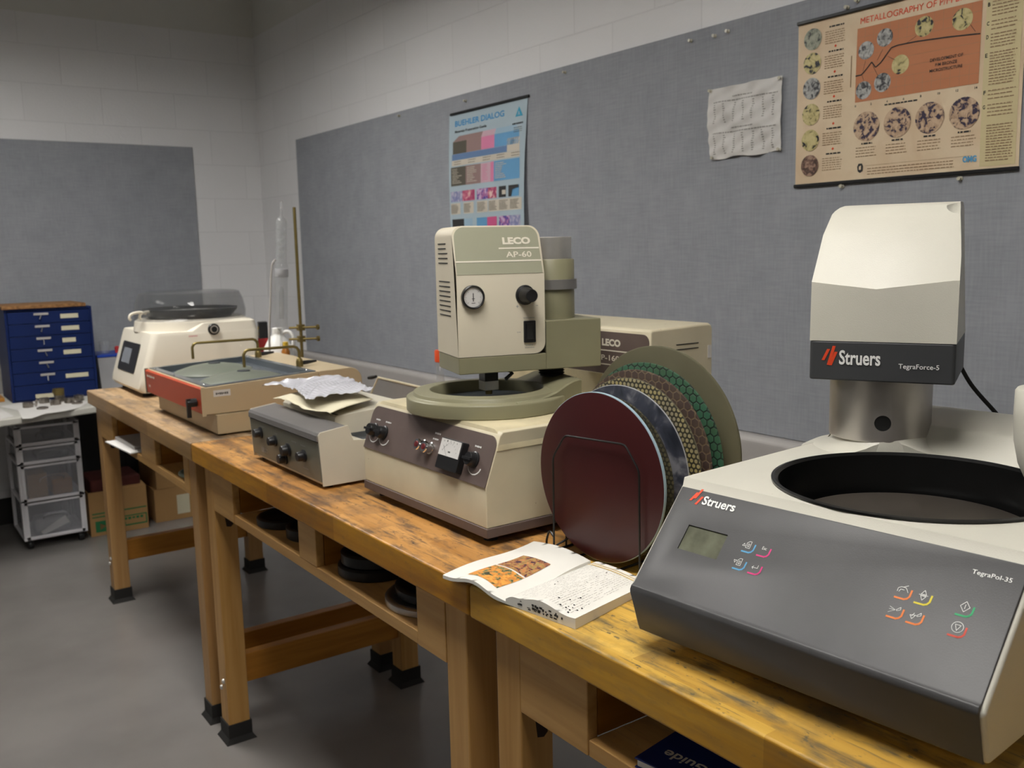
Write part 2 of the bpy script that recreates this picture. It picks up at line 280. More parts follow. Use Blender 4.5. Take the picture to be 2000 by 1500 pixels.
# ------------------------------------------------------------ mesh builder
class MB:
    def __init__(s): s.v = []; s.f = []; s.m = []; s.s = []; s.marks = []
    def mark(s): s.marks.append((len(s.v), len(s.f))); return s
    def add(s, vs, fs, m=0, smooth=False, M=None):
        k = len(s.v)
        s.v += [tuple(M @ Vector(p)) if M else tuple(p) for p in vs]
        s.f += [tuple(k+i for i in f) for f in fs]; s.m += [m]*len(fs); s.s += [smooth]*len(fs); return s
    def box(s, a, b, m=0, M=None):
        x0, y0, z0 = a; x1, y1, z1 = b
        x0, x1 = min(x0, x1), max(x0, x1); y0, y1 = min(y0, y1), max(y0, y1); z0, z1 = min(z0, z1), max(z0, z1)
        return s.add([(x0, y0, z0), (x1, y0, z0), (x1, y1, z0), (x0, y1, z0), (x0, y0, z1), (x1, y0, z1), (x1, y1, z1), (x0, y1, z1)],
                     [(0, 3, 2, 1), (4, 5, 6, 7), (0, 1, 5, 4), (1, 2, 6, 5), (2, 3, 7, 6), (3, 0, 4, 7)], m, False, M)
    def prism(s, pts, off, m=0, M=None, caps=True, smooth=False):
        """closed outline (3-D points) swept by a vector"""
        n = len(pts); P = [Vector(p) for p in pts]; o = Vector(off)
        fs = [(i, (i+1) % n, n+(i+1) % n, n+i) for i in range(n)]
        s.add(P+[p+o for p in P], fs, m, smooth, M)
        if caps: s.add(P, [tuple(range(n))[::-1]], m, False, M); s.add([p+o for p in P], [tuple(range(n))], m, False, M)
        return s
    def lathe(s, prof, c=(0, 0, 0), n=48, m=0, M=None, axis='z', smooth=True, cap=True):
        vs = []; fs = []
        for r, z in prof:
            for i in range(n):
                a = 2*PI*i/n; p = (r*math.cos(a), r*math.sin(a), z)
                if axis == 'x': p = (z, r*math.cos(a), r*math.sin(a))
                if axis == 'y': p = (r*math.sin(a), z, r*math.cos(a))
                vs.append((p[0]+c[0], p[1]+c[1], p[2]+c[2]))
        for j in range(len(prof)-1):
            for i in range(n):
                fs.append((j*n+i, j*n+(i+1) % n, (j+1)*n+(i+1) % n, (j+1)*n+i))
        if cap and prof[0][0] > 1e-6: fs.append(tuple(range(n))[::-1])
        if cap and prof[-1][0] > 1e-6: fs.append(tuple((len(prof)-1)*n+i for i in range(n)))
        return s.add(vs, fs, m, smooth, M)
    def ring(s, prof, c=(0, 0, 0), n=64, m=0, M=None, axis='z'):
        """closed profile revolved (a torus-like solid)"""
        k = len(s.f); s.lathe(prof+[prof[0]], c, n, m, M, axis)
        if prof[0][0] > 1e-6:
            for _ in range(2): s.f.pop(); s.m.pop(); s.s.pop()
        return s
    def tube(s, path, r, n=10, m=0, M=None, caps=True):
        P = [Vector(p) for p in path]; vs = []; fs = []
        up = None
        for i, p in enumerate(P):
            t = (P[min(i+1, len(P)-1)]-P[max(i-1, 0)]).normalized()
            if up is None: up = t.orthogonal().normalized()
            up = (up-t*up.dot(t)).normalized(); sd = t.cross(up)
            rr = r[i] if isinstance(r, (list, tuple)) else r
            for k in range(n):
                a = 2*PI*k/n; vs.append(p+(up*math.cos(a)+sd*math.sin(a))*rr)
        for i in range(len(P)-1):
            for k in range(n): fs.append((i*n+k, i*n+(k+1) % n, (i+1)*n+(k+1) % n, (i+1)*n+k))
        if caps: fs.append(tuple(range(n))[::-1]); fs.append(tuple((len(P)-1)*n+k for k in range(n)))
        return s.add(vs, fs, m, True, M)
    def grid(s, fn, nu, nv, m=0, M=None, smooth=True, thick=0):
        vs = [fn(i/nu, j/nv) for j in range(nv+1) for i in range(nu+1)]
        fs = [(j*(nu+1)+i, j*(nu+1)+i+1, (j+1)*(nu+1)+i+1, (j+1)*(nu+1)+i) for j in range(nv) for i in range(nu)]
        return s.add(vs, fs, m, smooth, M)
    def text(s, txt, o, xd, yd, w, h, m=0, off=.0006, bold=0.0, flip=False):
        """lettering scaled into a w x h box; o = lower left corner"""
        s.mark()
        if txt.startswith('~'):      # print too small or blurred to read: plain strokes of the same length
            n = len(txt)-1; X = Vector(xd).normalized(); Y = Vector(yd).normalized(); Z = X.cross(Y)
            for i in range(n):
                a, b = w*i/n, w*(i+.72)/n; c = h*(.25 if i % 3 == 1 else .1)
                s.add([Vector(o)+X*p+Y*q+Z*off for p, q in ((a, c), (b, c), (b, h-c*.6), (a, h-c*.6))], [(0, 1, 2, 3)], m)
            return s
        vs, fs = text_geo(txt, bold); X = Vector(xd).normalized(); Y = Vector(yd).normalized(); Z = X.cross(Y)
        x0 = min(v[0] for v in vs); x1 = max(v[0] for v in vs); y0 = min(v[1] for v in vs); y1 = max(v[1] for v in vs)
        out = [Vector(o)+X*((a-x0)/(x1-x0)*w)+Y*((b-y0)/(y1-y0)*h)+Z*off for a, b in vs]
        return s.add(out, fs, m)
    def build(s, name, mats, parent=None, loc=None, bevel=0, seg=2, rz=None, solid=0):
        if name in ('lettering', 'small_print', 'button_symbol', 'scale_marks') and len(s.marks) > 1:
            mk = s.marks[:]+[(len(s.v), len(s.f))]
            if mk[0][0] > 0: mk = [(0, 0)]+mk
            for (v0, f0), (v1, f1) in zip(mk[:-1], mk[1:]):
                if f1 == f0: continue
                q = MB(); q.v = s.v[v0:v1]; q.f = [tuple(i-v0 for i in f) for f in s.f[f0:f1]]; q.m = s.m[f0:f1]; q.s = s.s[f0:f1]; q.build(name, mats, parent)
            return
        me = bpy.data.meshes.new(name); me.from_pydata([tuple(v) for v in s.v], [], s.f)
        if not isinstance(mats, (list, tuple)): mats = [mats]
        for m in mats: me.materials.append(M_[m] if isinstance(m, str) else m)
        me.polygons.foreach_set('material_index', s.m); me.polygons.foreach_set('use_smooth', s.s); me.update()
        bm = bmesh.new(); bm.from_mesh(me)
        bmesh.ops.remove_doubles(bm, verts=bm.verts, dist=1e-6)
        if not solid: bmesh.ops.recalc_face_normals(bm, faces=bm.faces)
        bm.to_mesh(me); bm.free()
        if any(s.s): me.set_sharp_from_angle(angle=math.radians(40))
        o = bpy.data.objects.new(name, me); COL.objects.link(o)
        if parent: o.parent = parent
        if loc: o.location = loc
        if rz is not None: o.rotation_euler.z = rz
        if solid:
            sm = o.modifiers.new('thickness', 'SOLIDIFY'); sm.thickness = solid; sm.offset = 0
        if bevel:
            b = o.modifiers.new('bevel', 'BEVEL'); b.width = bevel; b.segments = seg; b.limit_method = 'ANGLE'; b.angle_limit = math.radians(35)
            me.polygons.foreach_set('use_smooth', [True]*len(me.polygons)); me.set_sharp_from_angle(angle=math.radians(40))
            b.harden_normals = True
        return o
_tc = {}
def text_geo(txt, bold):
    k = (txt, bold)
    if k in _tc: return _tc[k]
    cu = bpy.data.curves.new('t', 'FONT'); cu.body = txt; cu.offset = bold; cu.resolution_u = 3
    ob = bpy.data.objects.new('t', cu); COL.objects.link(ob)
    dg = bpy.context.evaluated_depsgraph_get(); me = bpy.data.meshes.new_from_object(ob.evaluated_get(dg))
    _tc[k] = ([(v.co.x, v.co.y) for v in me.vertices], [tuple(p.vertices) for p in me.polygons])
    bpy.data.objects.remove(ob); bpy.data.curves.remove(cu); bpy.data.meshes.remove(me)
    return _tc[k]
def box(name, a, b, m, parent=None, bevel=0, seg=2): return MB().box(a, b).build(name, m, parent, bevel=bevel, seg=seg)
def tag(o, label, cat, group=None):
    o['label'] = label; o['category'] = cat
    if group: o['group'] = group
    return o
def thing(name, label, cat, loc=(0, 0, 0), rz=0, group=None):
    o = bpy.data.objects.new(name, None); COL.objects.link(o); o.location = loc; o.rotation_euler.z = rz; o.empty_display_size = .05
    return tag(o, label, cat, group)
def struct(o): o['kind'] = 'structure'; return o
def rrect(w0, w1, h0, h1, r, n=6, corners=(1, 1, 1, 1)):
    """rounded rectangle outline; corners: bl, br, tr, tl"""
    out = []
    for k, (cx, cy, a0) in enumerate([(w0, h0, PI), (w1, h0, 1.5*PI), (w1, h1, 0), (w0, h1, .5*PI)]):
        if not corners[k]: out.append((cx, cy)); continue
        x = cx+(r if k in (0, 3) else -r); y = cy+(r if k in (0, 1) else -r)
        for i in range(n+1):
            a = a0+.5*PI*i/n; out.append((x+r*math.cos(a), y+r*math.sin(a)))
    return out
def arc(cx, cy, r, a0, a1, n): return [(cx+r*math.cos(a0+(a1-a0)*i/n), cy+r*math.sin(a0+(a1-a0)*i/n)) for i in range(n+1)]

# ------------------------------------------------------------ the room
RX, RY, RZ = -5.8, -9.0, 3.40; RB = 2.80
struct(box('floor', (RX, RY, -.1), (0, 0, 0), 'floor'))
struct(box('ceiling', (RX, RY, RZ), (0, 0, RZ+.1), 'ceiling'))
struct(box('wall_right', (0, RY, 0), (.15, .15, RB), 'wall_r'))
struct(box('wall_back', (RX-.15, 0, 0), (0, .15, RB), 'wall_b'))
struct(box('wall_left', (RX-.15, RY, 0), (RX, 0, RZ), 'wall_far'))
struct(box('wall_front', (RX-.15, RY-.15, 0), (.15, RY, RZ), 'wall_far'))
struct(box('trim_3', (.002, RY, RB), (.15, .15, RZ), 'plaster'))
struct(box('trim_4', (RX-.15, .002, RB), (.0015, .15, RZ), 'plaster'))
struct(box('baseboard_back', (RX+.001, -.008, 0), (-.009, -.0005, .15), 'rubber'))
struct(box('baseboard_right', (-.008, RY+.001, 0), (-.0005, -.001, .15), 'rubber'))
# rounded heater covers running along both walls
def cover(name, horizontal, a, b):
    d, z0, z1, r = .05, .71, .90, .022
    prof = [(0, z0), (-d+.012, z0), (-d, z0+.012)]+[(-d+r+r*math.cos(t), z1-r+r*math.sin(t)) for t in [PI-i*PI/2/6 for i in range(7)]]+[(0, z1)]
    mb = MB()
    if horizontal: mb.prism([(a, p, z) for p, z in prof], (b-a, 0, 0))
    else: mb.prism([(p, a, z) for p, z in prof], (0, b-a, 0))
    return struct(mb.build(name, 'heater'))
cover('trim_1', False, RY, -.0); cover('trim_2', True, RX, -.05)
o = MB().box((-.012, -7.4, .901), (-.001, -.607, 2.123)).build('tack_board', 'fabric', bevel=.003)
tag(o, 'long grey-blue fabric tack board on the right wall behind the machines', 'notice board')
o = MB().box((-4.2, -.012, .901), (-.419, -.001, 2.122)).build('tack_board', 'fabric', bevel=.003)
tag(o, 'grey-blue fabric tack board on the back wall above the blue drawer cabinet', 'notice board')
for k, (x, y) in enumerate(TROFFERS):
    far = x < -3 or y < -7
    ZL = 2.84
    t = thing('ceiling_light', 'white suspended light fixture with a lit diffuser', 'ceiling light', (x, y, ZL), 0, 'ceiling lights')
    f = MB(); f.box((-.32, -.62, -.09), (-.305, .62, .0)); f.box((.305, -.62, -.09), (.32, .62, .0)); f.box((-.305, -.62, -.09), (.305, -.605, .0)); f.box((-.305, .605, -.09), (.305, .62, .0)); f.box((-.32, -.62, .0001), (.32, .62, .03)); f.box((-.305, -.012, -.09), (.305, .012, .0))
    f.build('frame', 'fixture', t)
    for sy in (-.45, .45): MB().tube([(0, sy, .03), (0, sy, RZ-ZL)], .005, 8).build('hanger', 'steel', t)
    for s_ in (-1, 1): MB().box((-.30, s_*.015, -.04), (.30, s_*.60, -.03)).build('diffuser', 'diffuser_dim' if far else 'diffuser_mid' if y < -4 else 'diffuser', t)

# ------------------------------------------------------------ workbenches
ZT = .917
def bench(y0, L, label, top, oak, lay, opx):
    """lay = (panel end, opening end, stile end, opening end) measured from the far end"""
    t = thing('workbench', label, 'workbench', (-1.065, y0-L/2, 0), 0)
    X0, X1 = -.355, .35; h = L/2
    MB().box((X0, -h+.001, ZT-.057), (X1, h-.001, ZT)).build('bench_top', top, t, bevel=.005, seg=3)
    YL = lambda d: h-d
    for fx in (0, 1):
        xa, xb = (X0+.022, X0+.087) if fx == 0 else (X1-.087, X1-.022)
        for fy in (0, 1):
            ya, yb = (YL(.112), YL(.045)) if fy == 0 else (YL(L-.045), YL(L-.112))
            lg = MB().box((xa, ya, .055), (xb, yb, ZT-.058)).build('leg', oak, t, bevel=.003)
            cx, cy = (xa+xb)/2, (ya+yb)/2; hw = .0325; hy = abs(yb-ya)/2
            f = MB()
            pr = [(.0045, .012), (.0045, .075)]
            f.box((cx-hw-.004, cy-hy-.004, .010), (cx+hw+.004, cy+hy+.004, .058))
            # flared base flange
            a, b = .004, .014
            lo = [(cx-hw-b, cy-hy-b, 0), (cx+hw+b, cy-hy-b, 0), (cx+hw+b, cy+hy+b, 0), (cx-hw-b, cy+hy+b, 0)]
            hi = [(cx-hw-a, cy-hy-a, .016), (cx+hw+a, cy-hy-a, .016), (cx+hw+a, cy+hy+a, .016), (cx-hw-a, cy+hy+a, .016)]
            f.add(lo+hi, [(3, 2, 1, 0), (4, 5, 6, 7), (0, 1, 5, 4), (1, 2, 6, 5), (2, 3, 7, 6), (3, 0, 4, 7)])
            f.build('rubber_foot', 'rubber', lg)
            if fx == 0 and fy == 0:
                yy = cy+(hy if fy == 0 else -hy)
                for zz in (.165, .192): MB().lathe([(0, -.006), (.006, -.005), (.008, 0)], (xa, cy+(.012 if zz < .18 else -.01), zz), 12, axis='x').build('bolt', 'steel', lg)
                s_ = -1 if fy == 0 else 1; yf = ya if fy == 0 else ya
                side = min(ya, yb)
                pts = [(-.012, -.024), (0, -.027), (.010, -.02), (.012, .012), (.006, .024), (-.006, .024)]
                MB().prism([(cx+.006+p[0]-p[1]*.25, side-.0006, .700+p[1]) for p in pts], (0, .003, 0)).build('bolt_recess', 'recess', lg)
    for fy in (0, 1):
        c = YL(.0785) if fy == 0 else YL(L-.0785)
        MB().box((X0+.088, c-.019, .172), (X1-.088, c+.019, .262)).build('stretcher', 'oak_x', t, bevel=.003)
    # shelf compartment under the top
    a, b, c, d = lay; e = L-.113
    zf0, zf1 = .728, ZT-.0585; xf = X0+.021
    MB().box((xf, YL(.113), .731), (xf+.02, YL(a), zf1)).build('apron', 'oak_h', t, bevel=.002)
    MB().box((xf, YL(b), .757), (xf+.02, YL(c), zf1)).build('stile', 'oak_h', t, bevel=.002)
    MB().box((xf, YL(d), .731), (xf+.02, YL(e), zf1)).build('apron', 'oak_h', t, bevel=.002)
    MB().box((xf+.001, YL(a+.001), .731), (X1-.1, YL(d-.001), .7569)).build('shelf', 'oak_h', t, bevel=.002)
    MB().box((X1-.12, YL(.115), .757), (X1-.1, YL(e), zf1)).build('back_panel', 'oak_h', t)
    for q, sgn in ((a, -1), (b, 1), (c, -1), (d, 1)):
        yq = YL(q); MB().box((xf+.021, yq, .757), (X1-.121, yq-sgn*.016, zf1)).build('divider', 'oak_x', t)
    return t
bench(-1.565, 1.453, 'pale worn wooden workbench furthest from the camera, under the red-fronted grinder', 'top1', 'oak1', (.33, .765, .955, 1.285), 0)
bench(-3.020, 1.518, 'orange-brown wooden workbench in the middle, under the cream polisher with brown panel', 'top2', 'oak', (.285, .743, .843, 1.303), 0)
bench(-4.540, 1.53, 'yellow scratched wooden workbench nearest the camera, under the dark grey machine', 'top3', 'oak', (.279, .75, .85, 1.31), 0)

# ------------------------------------------------------------ helpers for parts given in room coordinates
def inv(t, extra=None):
    m = (Matrix.Translation(t.location) @ Matrix.Rotation(t.rotation_euler.z, 4, 'Z'))
    return m.inverted() @ extra if extra is not None else m.inverted()
def local(mb, M):
    mb.v = [tuple(M @ Vector(p)) for p in mb.v]; return mb
def plate_hole(mb, x0, y0, x1, y1, cx, cy, r, z, n=72, m=0):
    ins = []; out = []
    cor = sorted([math.atan2(y-cy, x-cx) % (2*PI) for x in (x0, x1) for y in (y0, y1)])
    an = sorted([2*PI*i/n for i in range(n)]+cor)
    for a in an:
        c, s = math.cos(a), math.sin(a); ts = []
        if c > 1e-9: ts.append((x1-cx)/c)
        if c < -1e-9: ts.append((x0-cx)/c)
        if s > 1e-9: ts.append((y1-cy)/s)
        if s < -1e-9: ts.append((y0-cy)/s)
        t = min(ts); ins.append((cx+r*c, cy+r*s, z)); out.append((cx+t*c, cy+t*s, z))
    k = len(an); return mb.add(ins+out, [(i, (i+1) % k, k+(i+1) % k, k+i) for i in range(k)], m)
def bool_cut(o, cutters):
    """carve shapes out of a mesh for good; the cutters are removed again"""
    cs = []
    for c in cutters:
        co = c.build('cutter', 'black'); cs.append(co); co.parent = o.parent
        b = o.modifiers.new('b', 'BOOLEAN'); b.object = co; b.solver = 'EXACT'
    dg = bpy.context.evaluated_depsgraph_get(); me = bpy.data.meshes.new_from_object(o.evaluated_get(dg), depsgraph=dg)
    o.modifiers.clear(); o.data = me
    me.polygons.foreach_set('use_smooth', [True]*len(me.polygons)); me.set_sharp_from_angle(angle=math.radians(32))
    for c in cs: bpy.data.objects.remove(c)
    return o

# ------------------------------------------------------------ large dark grey grinding machine (front right)
t = thing('grinding_machine', 'large white and dark grey grinding machine with black bowl, nearest the camera at right', 'grinding machine', (-1.33, -5.362, ZT), .0745)
W = .475
prof = [(0, .028), (-.0165, .086), (-.012, .093), (.095, .214), (.1005, .2235), (.474, .2245), (.512, .262), (.60, .276), (.66, .268), (.68, .05), (.60, .028)]
body = MB()
for y in (0, W): body.add([(x, y, z) for x, z in prof], [tuple(range(len(prof)))])
n = len(prof)
for i in range(n):
    j = (i+1) % n
    if prof[i] == (.1005, .2235): continue
    body.add([(prof[i][0], 0, prof[i][1]), (prof[i][0], W, prof[i][1]), (prof[j][0], W, prof[j][1]), (prof[j][0], 0, prof[j][1])], [(0, 1, 2, 3)])
BC = (.286, .231); BRR = .1835
plate_hole(body, .1005, 0, .474, W, *BC, BRR, .2240)
body.v = [((x, y, .2235) if abs(z-.2240) < 1e-6 and abs(x-.1005) < 1e-6 else (x, y, .2245) if abs(z-.2240) < 1e-6 and abs(x-.474) < 1e-6 else (x, y, z)) for x, y, z in body.v]
body.build('housing', 'w_struers', t, bevel=.004, seg=3)
# bent dark front sheet, let in between the white side edges
s0 = Vector((-.0165, 0, .086)); s1 = Vector((.095, 0, .214)); sd = (s1-s0).normalized(); nn = Vector((-sd.z, 0, sd.x))
def pan(u, s, off=0): q = s0+sd*s+nn*off; return Vector((q.x, u, q.z))
o2 = [(-.001, .0265), (-.0198, .0850), (-.0197, .0895), (-.0172, .0945)]+[(pan(0, .012, .0032).x, pan(0, .012, .0032).z), (pan(0, .1655, .0032).x, pan(0, .1655, .0032).z)]
sh = MB(); W0, W1 = .0055, W-.005
inn = [(x+.006, z-.002) for x, z in o2]
pts = o2+inn[::-1]
sh.prism([(x, W0, z) for x, z in pts], (0, W1-W0, 0))
cp = sh.build('control_panel', 'g_struers', t, bevel=.0012)
cut = MB(); a = [pan(.364, .0755, -.004), pan(.429, .0755, -.004), pan(.429, .1125, -.004), pan(.364, .1125, -.004)]
X = -sd*0
lc = MB().prism([a[0], a[1], a[2], a[3]], nn*.012); bool_cut(cp, [lc])
scr = MB(); q = [pan(.3635, .075, .0022), pan(.4295, .075, .0022), pan(.4295, .113, .0022), pan(.3635, .113, .0022)]
scr.prism([p-nn*.0018 for p in q], nn*.001); so = scr.build('screen', 'lcd', cp)
pr = MB(); Y = Vector((0, -1, 0))
pr.text('Struers', pan(.4255, .1455, .0035), Y, sd, .054, .0135, 0, .0004, .022)
pr.text('TegraPol-35', pan(.0585, .1405, .0035), Y, sd, .041, .0068, 0, .0004, .006)
pr.text('Esc', pan(.3075, .1055, .0035), Y, sd, .0065, .0042, 0, .0004, .0)
def stroke(mb, pts, wd, m=0, base=None, closed=False, hh=.0005):
    pts = list(pts)+([pts[0]] if closed else [])
    for p, q in zip(pts[:-1], pts[1:]):
        d = Vector((q[0]-p[0], q[1]-p[1])); L_ = d.length
        if L_ < 1e-6: continue
        d /= L_; e = Vector((-d.y, d.x))*wd/2; d2 = d*wd*.3
        c = [(p[0]-d2.x+e.x, p[1]-d2.y+e.y), (q[0]+d2.x+e.x, q[1]+d2.y+e.y), (q[0]+d2.x-e.x, q[1]+d2.y-e.y), (p[0]-d2.x-e.x, p[1]-d2.y-e.y)]
        mb.add([base(x, y) for x, y in c], [(0, 1, 2, 3)], m)
def icon(mb, u, s, kind):
    mb.mark(); B = lambda x, y: pan(u-x, s+y, .0037)
    w = .00055
    if kind == 'up': stroke(mb, [(-.0065, -.002), (-.0045, .0015), (-.0025, -.002)], w, base=B, closed=True); stroke(mb, [(-.001, -.004), (-.001, .003), (.002, .0055), (.005, .0055), (.005, -.004)], w, base=B, closed=True); stroke(mb, [(.001, -.002), (.003, -.002), (.003, .002), (.001, .002)], w, base=B, closed=True)
    if kind == 'down': stroke(mb, [(-.0065, .002), (-.0045, -.0015), (-.0025, .002)], w, base=B, closed=True); stroke(mb, [(-.001, -.004), (-.001, .003), (.002, .0055), (.005, .0055), (.005, -.004)], w, base=B, closed=True); stroke(mb, [(.001, -.002), (.003, -.002), (.003, .002), (.001, .002)], w, base=B, closed=True)
    if kind == 'enter': stroke(mb, [(.004, .003), (.004, -.001), (-.004, -.001)], w, base=B); stroke(mb, [(-.002, .001), (-.004, -.001), (-.002, -.003)], w, base=B)
    if kind == 'tap': stroke(mb, [(-.006, -.003), (-.006, .001), (-.003, .003), (.002, .003), (.004, .001), (.006, -.002)], w, base=B); stroke(mb, [(-.004, -.003), (-.003, .0), (.001, .0)], w, base=B); stroke(mb, [(-.001, .003), (.004, .006)], w, base=B)
    if kind == 'disc': stroke(mb, [(0, .006), (.003, .001), (-.003, .001)], w, base=B, closed=True); stroke(mb, [(0, -.006), (.003, -.001), (-.003, -.001)], w, base=B, closed=True); stroke(mb, [(-.005, 0), (.005, 0)], w, base=B)
    if kind == 'spray': stroke(mb, [(.002, 0), (.006, .004), (.0065, .001), (.003, -.001)], w, base=B, closed=True); [stroke(mb, [(.001, -.0005), (-.006, d)], w*.7, base=B) for d in (.002, -.001, -.005)]
    if kind == 'drop': stroke(mb, [(.002, 0), (.006, .004), (.0065, .001), (.003, -.001)], w, base=B, closed=True); stroke(mb, [(.001, 0), (-.005, -.001), (-.002, -.005)], w, base=B, closed=True); stroke(mb, [(-.003, -.002), (-.001, .002)], w, base=B)
    if kind == 'start': stroke(mb, [(0, .006), (.005, 0), (0, -.006), (-.005, 0)], w, base=B, closed=True); stroke(mb, [(0, .0025), (0, -.0025)], w, base=B)
    if kind == 'stop': stroke(mb, [(.006*math.cos(i*PI/9), .006*math.sin(i*PI/9)) for i in range(18)], w, base=B, closed=True); stroke(mb, [(-.003, .0025), (.003, .0025), (0, -.004)], w, base=B, closed=True)
pr.build('lettering', 'white', cp); pr = MB()
icon(pr, .330, .1060, 'up'); icon(pr, .332, .0805, 'down'); icon(pr, .306, .0805, 'enter')
icon(pr, .1205, .1035, 'tap'); icon(pr, .0975, .1035, 'disc'); icon(pr, .1215, .079, 'spray'); icon(pr, .0985, .079, 'drop'); icon(pr, .0525, .1035, 'start'); icon(pr, .0525, .0795, 'stop')
pr.build('button_symbol', 'white', cp)
rd = MB()
for k, (du, ds) in enumerate([(0, .000), (.0055, .0035), (.011, -.0035)]):
    uu = .4475-du; ss = .1475+ds*1.2; hgt = [.014, .016, .0135][k]
    rd.add([pan(uu, ss, .0036), pan(uu-.0038, ss, .0036), pan(uu-.0098, ss+hgt, .0036), pan(uu-.006, ss+hgt, .0036)], [(0, 1, 2, 3)])
rd.build('logo', 'red', cp)
for (u0, s0_, c) in [(.326, .1, 'pblue'), (.303, .1, 'pmag'), (.3275, .0745, 'pblue'), (.304, .0745, 'pmag'), (.1185, .0965, 'porange'), (.096, .0965, 'pyel'), (.119, .0725, 'porange'), (.0965, .0725, 'porange'), (.051, .0965, 'pgreen'), (.051, .0725, 'pred')]:
    bt = MB(); stroke(bt, [(-.0085, -.0035), (.002, -.0035), (.0052, -.002), (.0072, .001), (.0075, .0085)], .0021, base=lambda x, y: pan(u0-x, s0_+y, .0035))
    bt.build('button', c, cp)
bw = MB().lathe([(BRR-.004, .2240), (BRR+.0035, .2250), (BRR+.0035, .2275), (BRR-.001, .2285), (BRR-.006, .2245), (BRR-.010, .140), (0, .140)], (*BC, 0), 96, cap=False)
bw.build('bowl', 'bowl_b', t)
MB().lathe([(0, .172), (.152, .172), (.156, .169), (.156, .160), (.02, .158), (.02, .141), (0, .141)], (*BC, 0), 96).build('platter', 'platter', t)
MB().lathe([(0, .1735), (.146, .1735), (.146, .1723)], (*BC, 0), 96).build('polishing_cloth', 'platter', t)
# raised saddle, column and rounded post on the back deck
HC = (.489, .385)
sad = MB().lathe([(.128, .215), (.112, .2235), (.094, .2265), (.080, .232), (.070, .240), (.066, .248), (.066, .262), (0, .262)], (*HC, 0), 64)
sdo = sad.build('column_saddle', 'w_struers', t); bool_cut(sdo, [MB().lathe([(BRR+.004, .1), (BRR+.004, .3)], (*BC, 0), 96)])
MB().lathe([(.066, .24), (.066, .30)], (*HC, 0), 64).build('column', 'w_struers', t)
PC = (.40, .085)
MB().lathe([(0, .205), (.030, .212), (.044, .228), (.056, .255), (.062, .285), (.064, .32), (.0635, .352), (.061, .3555), (0, .3565)], (*PC, 0), 64).build('swivel_post', 'w_struers', t)
for (x, y) in ((.13, .07), (.13, W-.09), (.58, .05), (.58, W-.05)):
    MB().lathe([(.018, 0), (.020, .004), (.016, .0285)], (x, y, 0), 24).build('foot', 'rubber', t)
# head (turned towards the room)
HM = inv(t, Matrix.Translation((-.868, -4.931, 0)) @ Matrix.Rotation(math.radians(-64.5), 4, 'Z'))
XL, XR, YF, YB = -.092, .1145, -.107, .105
st = MB().prism([(x, y, 1.258) for x, y in rrect(XL, XR, YF, YB, .006)], (0, 0, .060), M=HM)
so = st.build('head_base', 'g_strip', t, bevel=.0025)
lt = MB(); P = lambda x, z: HM @ Vector((x, YF-.0006, z)); Rx = (HM.to_3x3() @ Vector((1, 0, 0))); Rz = Vector((0, 0, 1))
lt.text('Struers', P(-.0475, 1.2825), Rx, Rz, .0595, .0225, 0, .0004, .022)
lt.text('TegraForce-5', P(.0375, 1.2775), Rx, Rz, .0555, .0095, 0, .0004, .008)
lt.build('lettering', 'white', so)
lt = MB()
for (xx, z0, z1) in ((-.0735, 1.2885, 1.306), (-.0655, 1.2815, 1.311), (-.0625, 1.281, 1.302)):
    lt.add([P(xx, z0), P(xx+.0045, z0), P(xx+.0125, z1), P(xx+.008, z1)], [(0, 1, 2, 3)])
lt.build('logo', 'red', so)
# hood: lofted sections front to back with a creased brow
hood = MB(); sec = []
NX = 24
def brow(x):  # crease dips in the middle-left
    f = abs((x-.002)/.105); return 1.3975+.0125*min(1, f)
rows = [('bot', 1.3185, YF), ('brow', 0, YF+.001), (1, 1.445, YF+.036), (2, 1.480, YF+.062), (3, 1.507, YF+.088), (4, 1.521, YF+.112), (5, 1.527, YF+.135), (6, 1.528, YB-.01), (7, 1.52, YB), (8, 1.3185, YB)]
vs = []
def taper(z): return max(0, (z-1.41)/.118)**1.6
for r in rows:
    for i in range(NX+1):
        s = i/NX; x0 = XL+(XR-XL)*s
        z = brow(x0) if r[0] == 'brow' else r[1]; y = r[2]
        tp = taper(z)*.010; x = x0*(1-tp/.1)
        if z > 1.50:  # round off the left shoulder
            e = max(0, (XL+.02-x0)/.02); z -= .008*e*e
        # bow the face a little
        y += .004*(abs(x0/.1)**2) if r[0] in ('brow', 1, 2, 3) else 0
        vs.append((x, y, z))
k = NX+1; fs = []
for j in range(len(rows)-1):
    for i in range(NX): fs.append((j*k+i, j*k+i+1, (j+1)*k+i+1, (j+1)*k+i))
fs.append(tuple(j*k for j in range(len(rows)))[::-1]); fs.append(tuple(j*k+NX for j in range(len(rows))))
fs.append(tuple(range(NX, -1, -1))+()) if False else None
fs.append(tuple([i for i in range(k)])[::-1]+tuple([(len(rows)-1)*k+i for i in range(k)]))
hood.add(vs, fs, 0, True, HM)
ho = hood.build('hood', 'w_struers', t)
sc = MB().lathe([(0, -.024)]+[(.024*math.sin(a), -.024*math.cos(a)) for a in [PI*i/16 for i in range(1, 16)]]+[(0, .024)], (.1065, -.004, 1.529), 24, M=HM)
bool_cut(ho, [sc])
col = MB().lathe([(.0665, 1.158), (.0765, 1.158), (.0775, 1.161), (.0775, 1.2575), (.0665, 1.2575)], (0, 0, 0), 96, M=HM)
co = col.build('collar', 'steel_d', t)
ca = math.radians(-79)
cc = MB().lathe([(.0125, -.03), (.0125, .03)], (0, 0, 0), 32, M=HM @ Matrix.Translation((.0775*math.cos(ca), .0775*math.sin(ca), 1.189)) @ Matrix.Rotation(ca, 4, 'Z') @ Matrix.Rotation(PI/2, 4, 'Y'))
bool_cut(co, [cc])
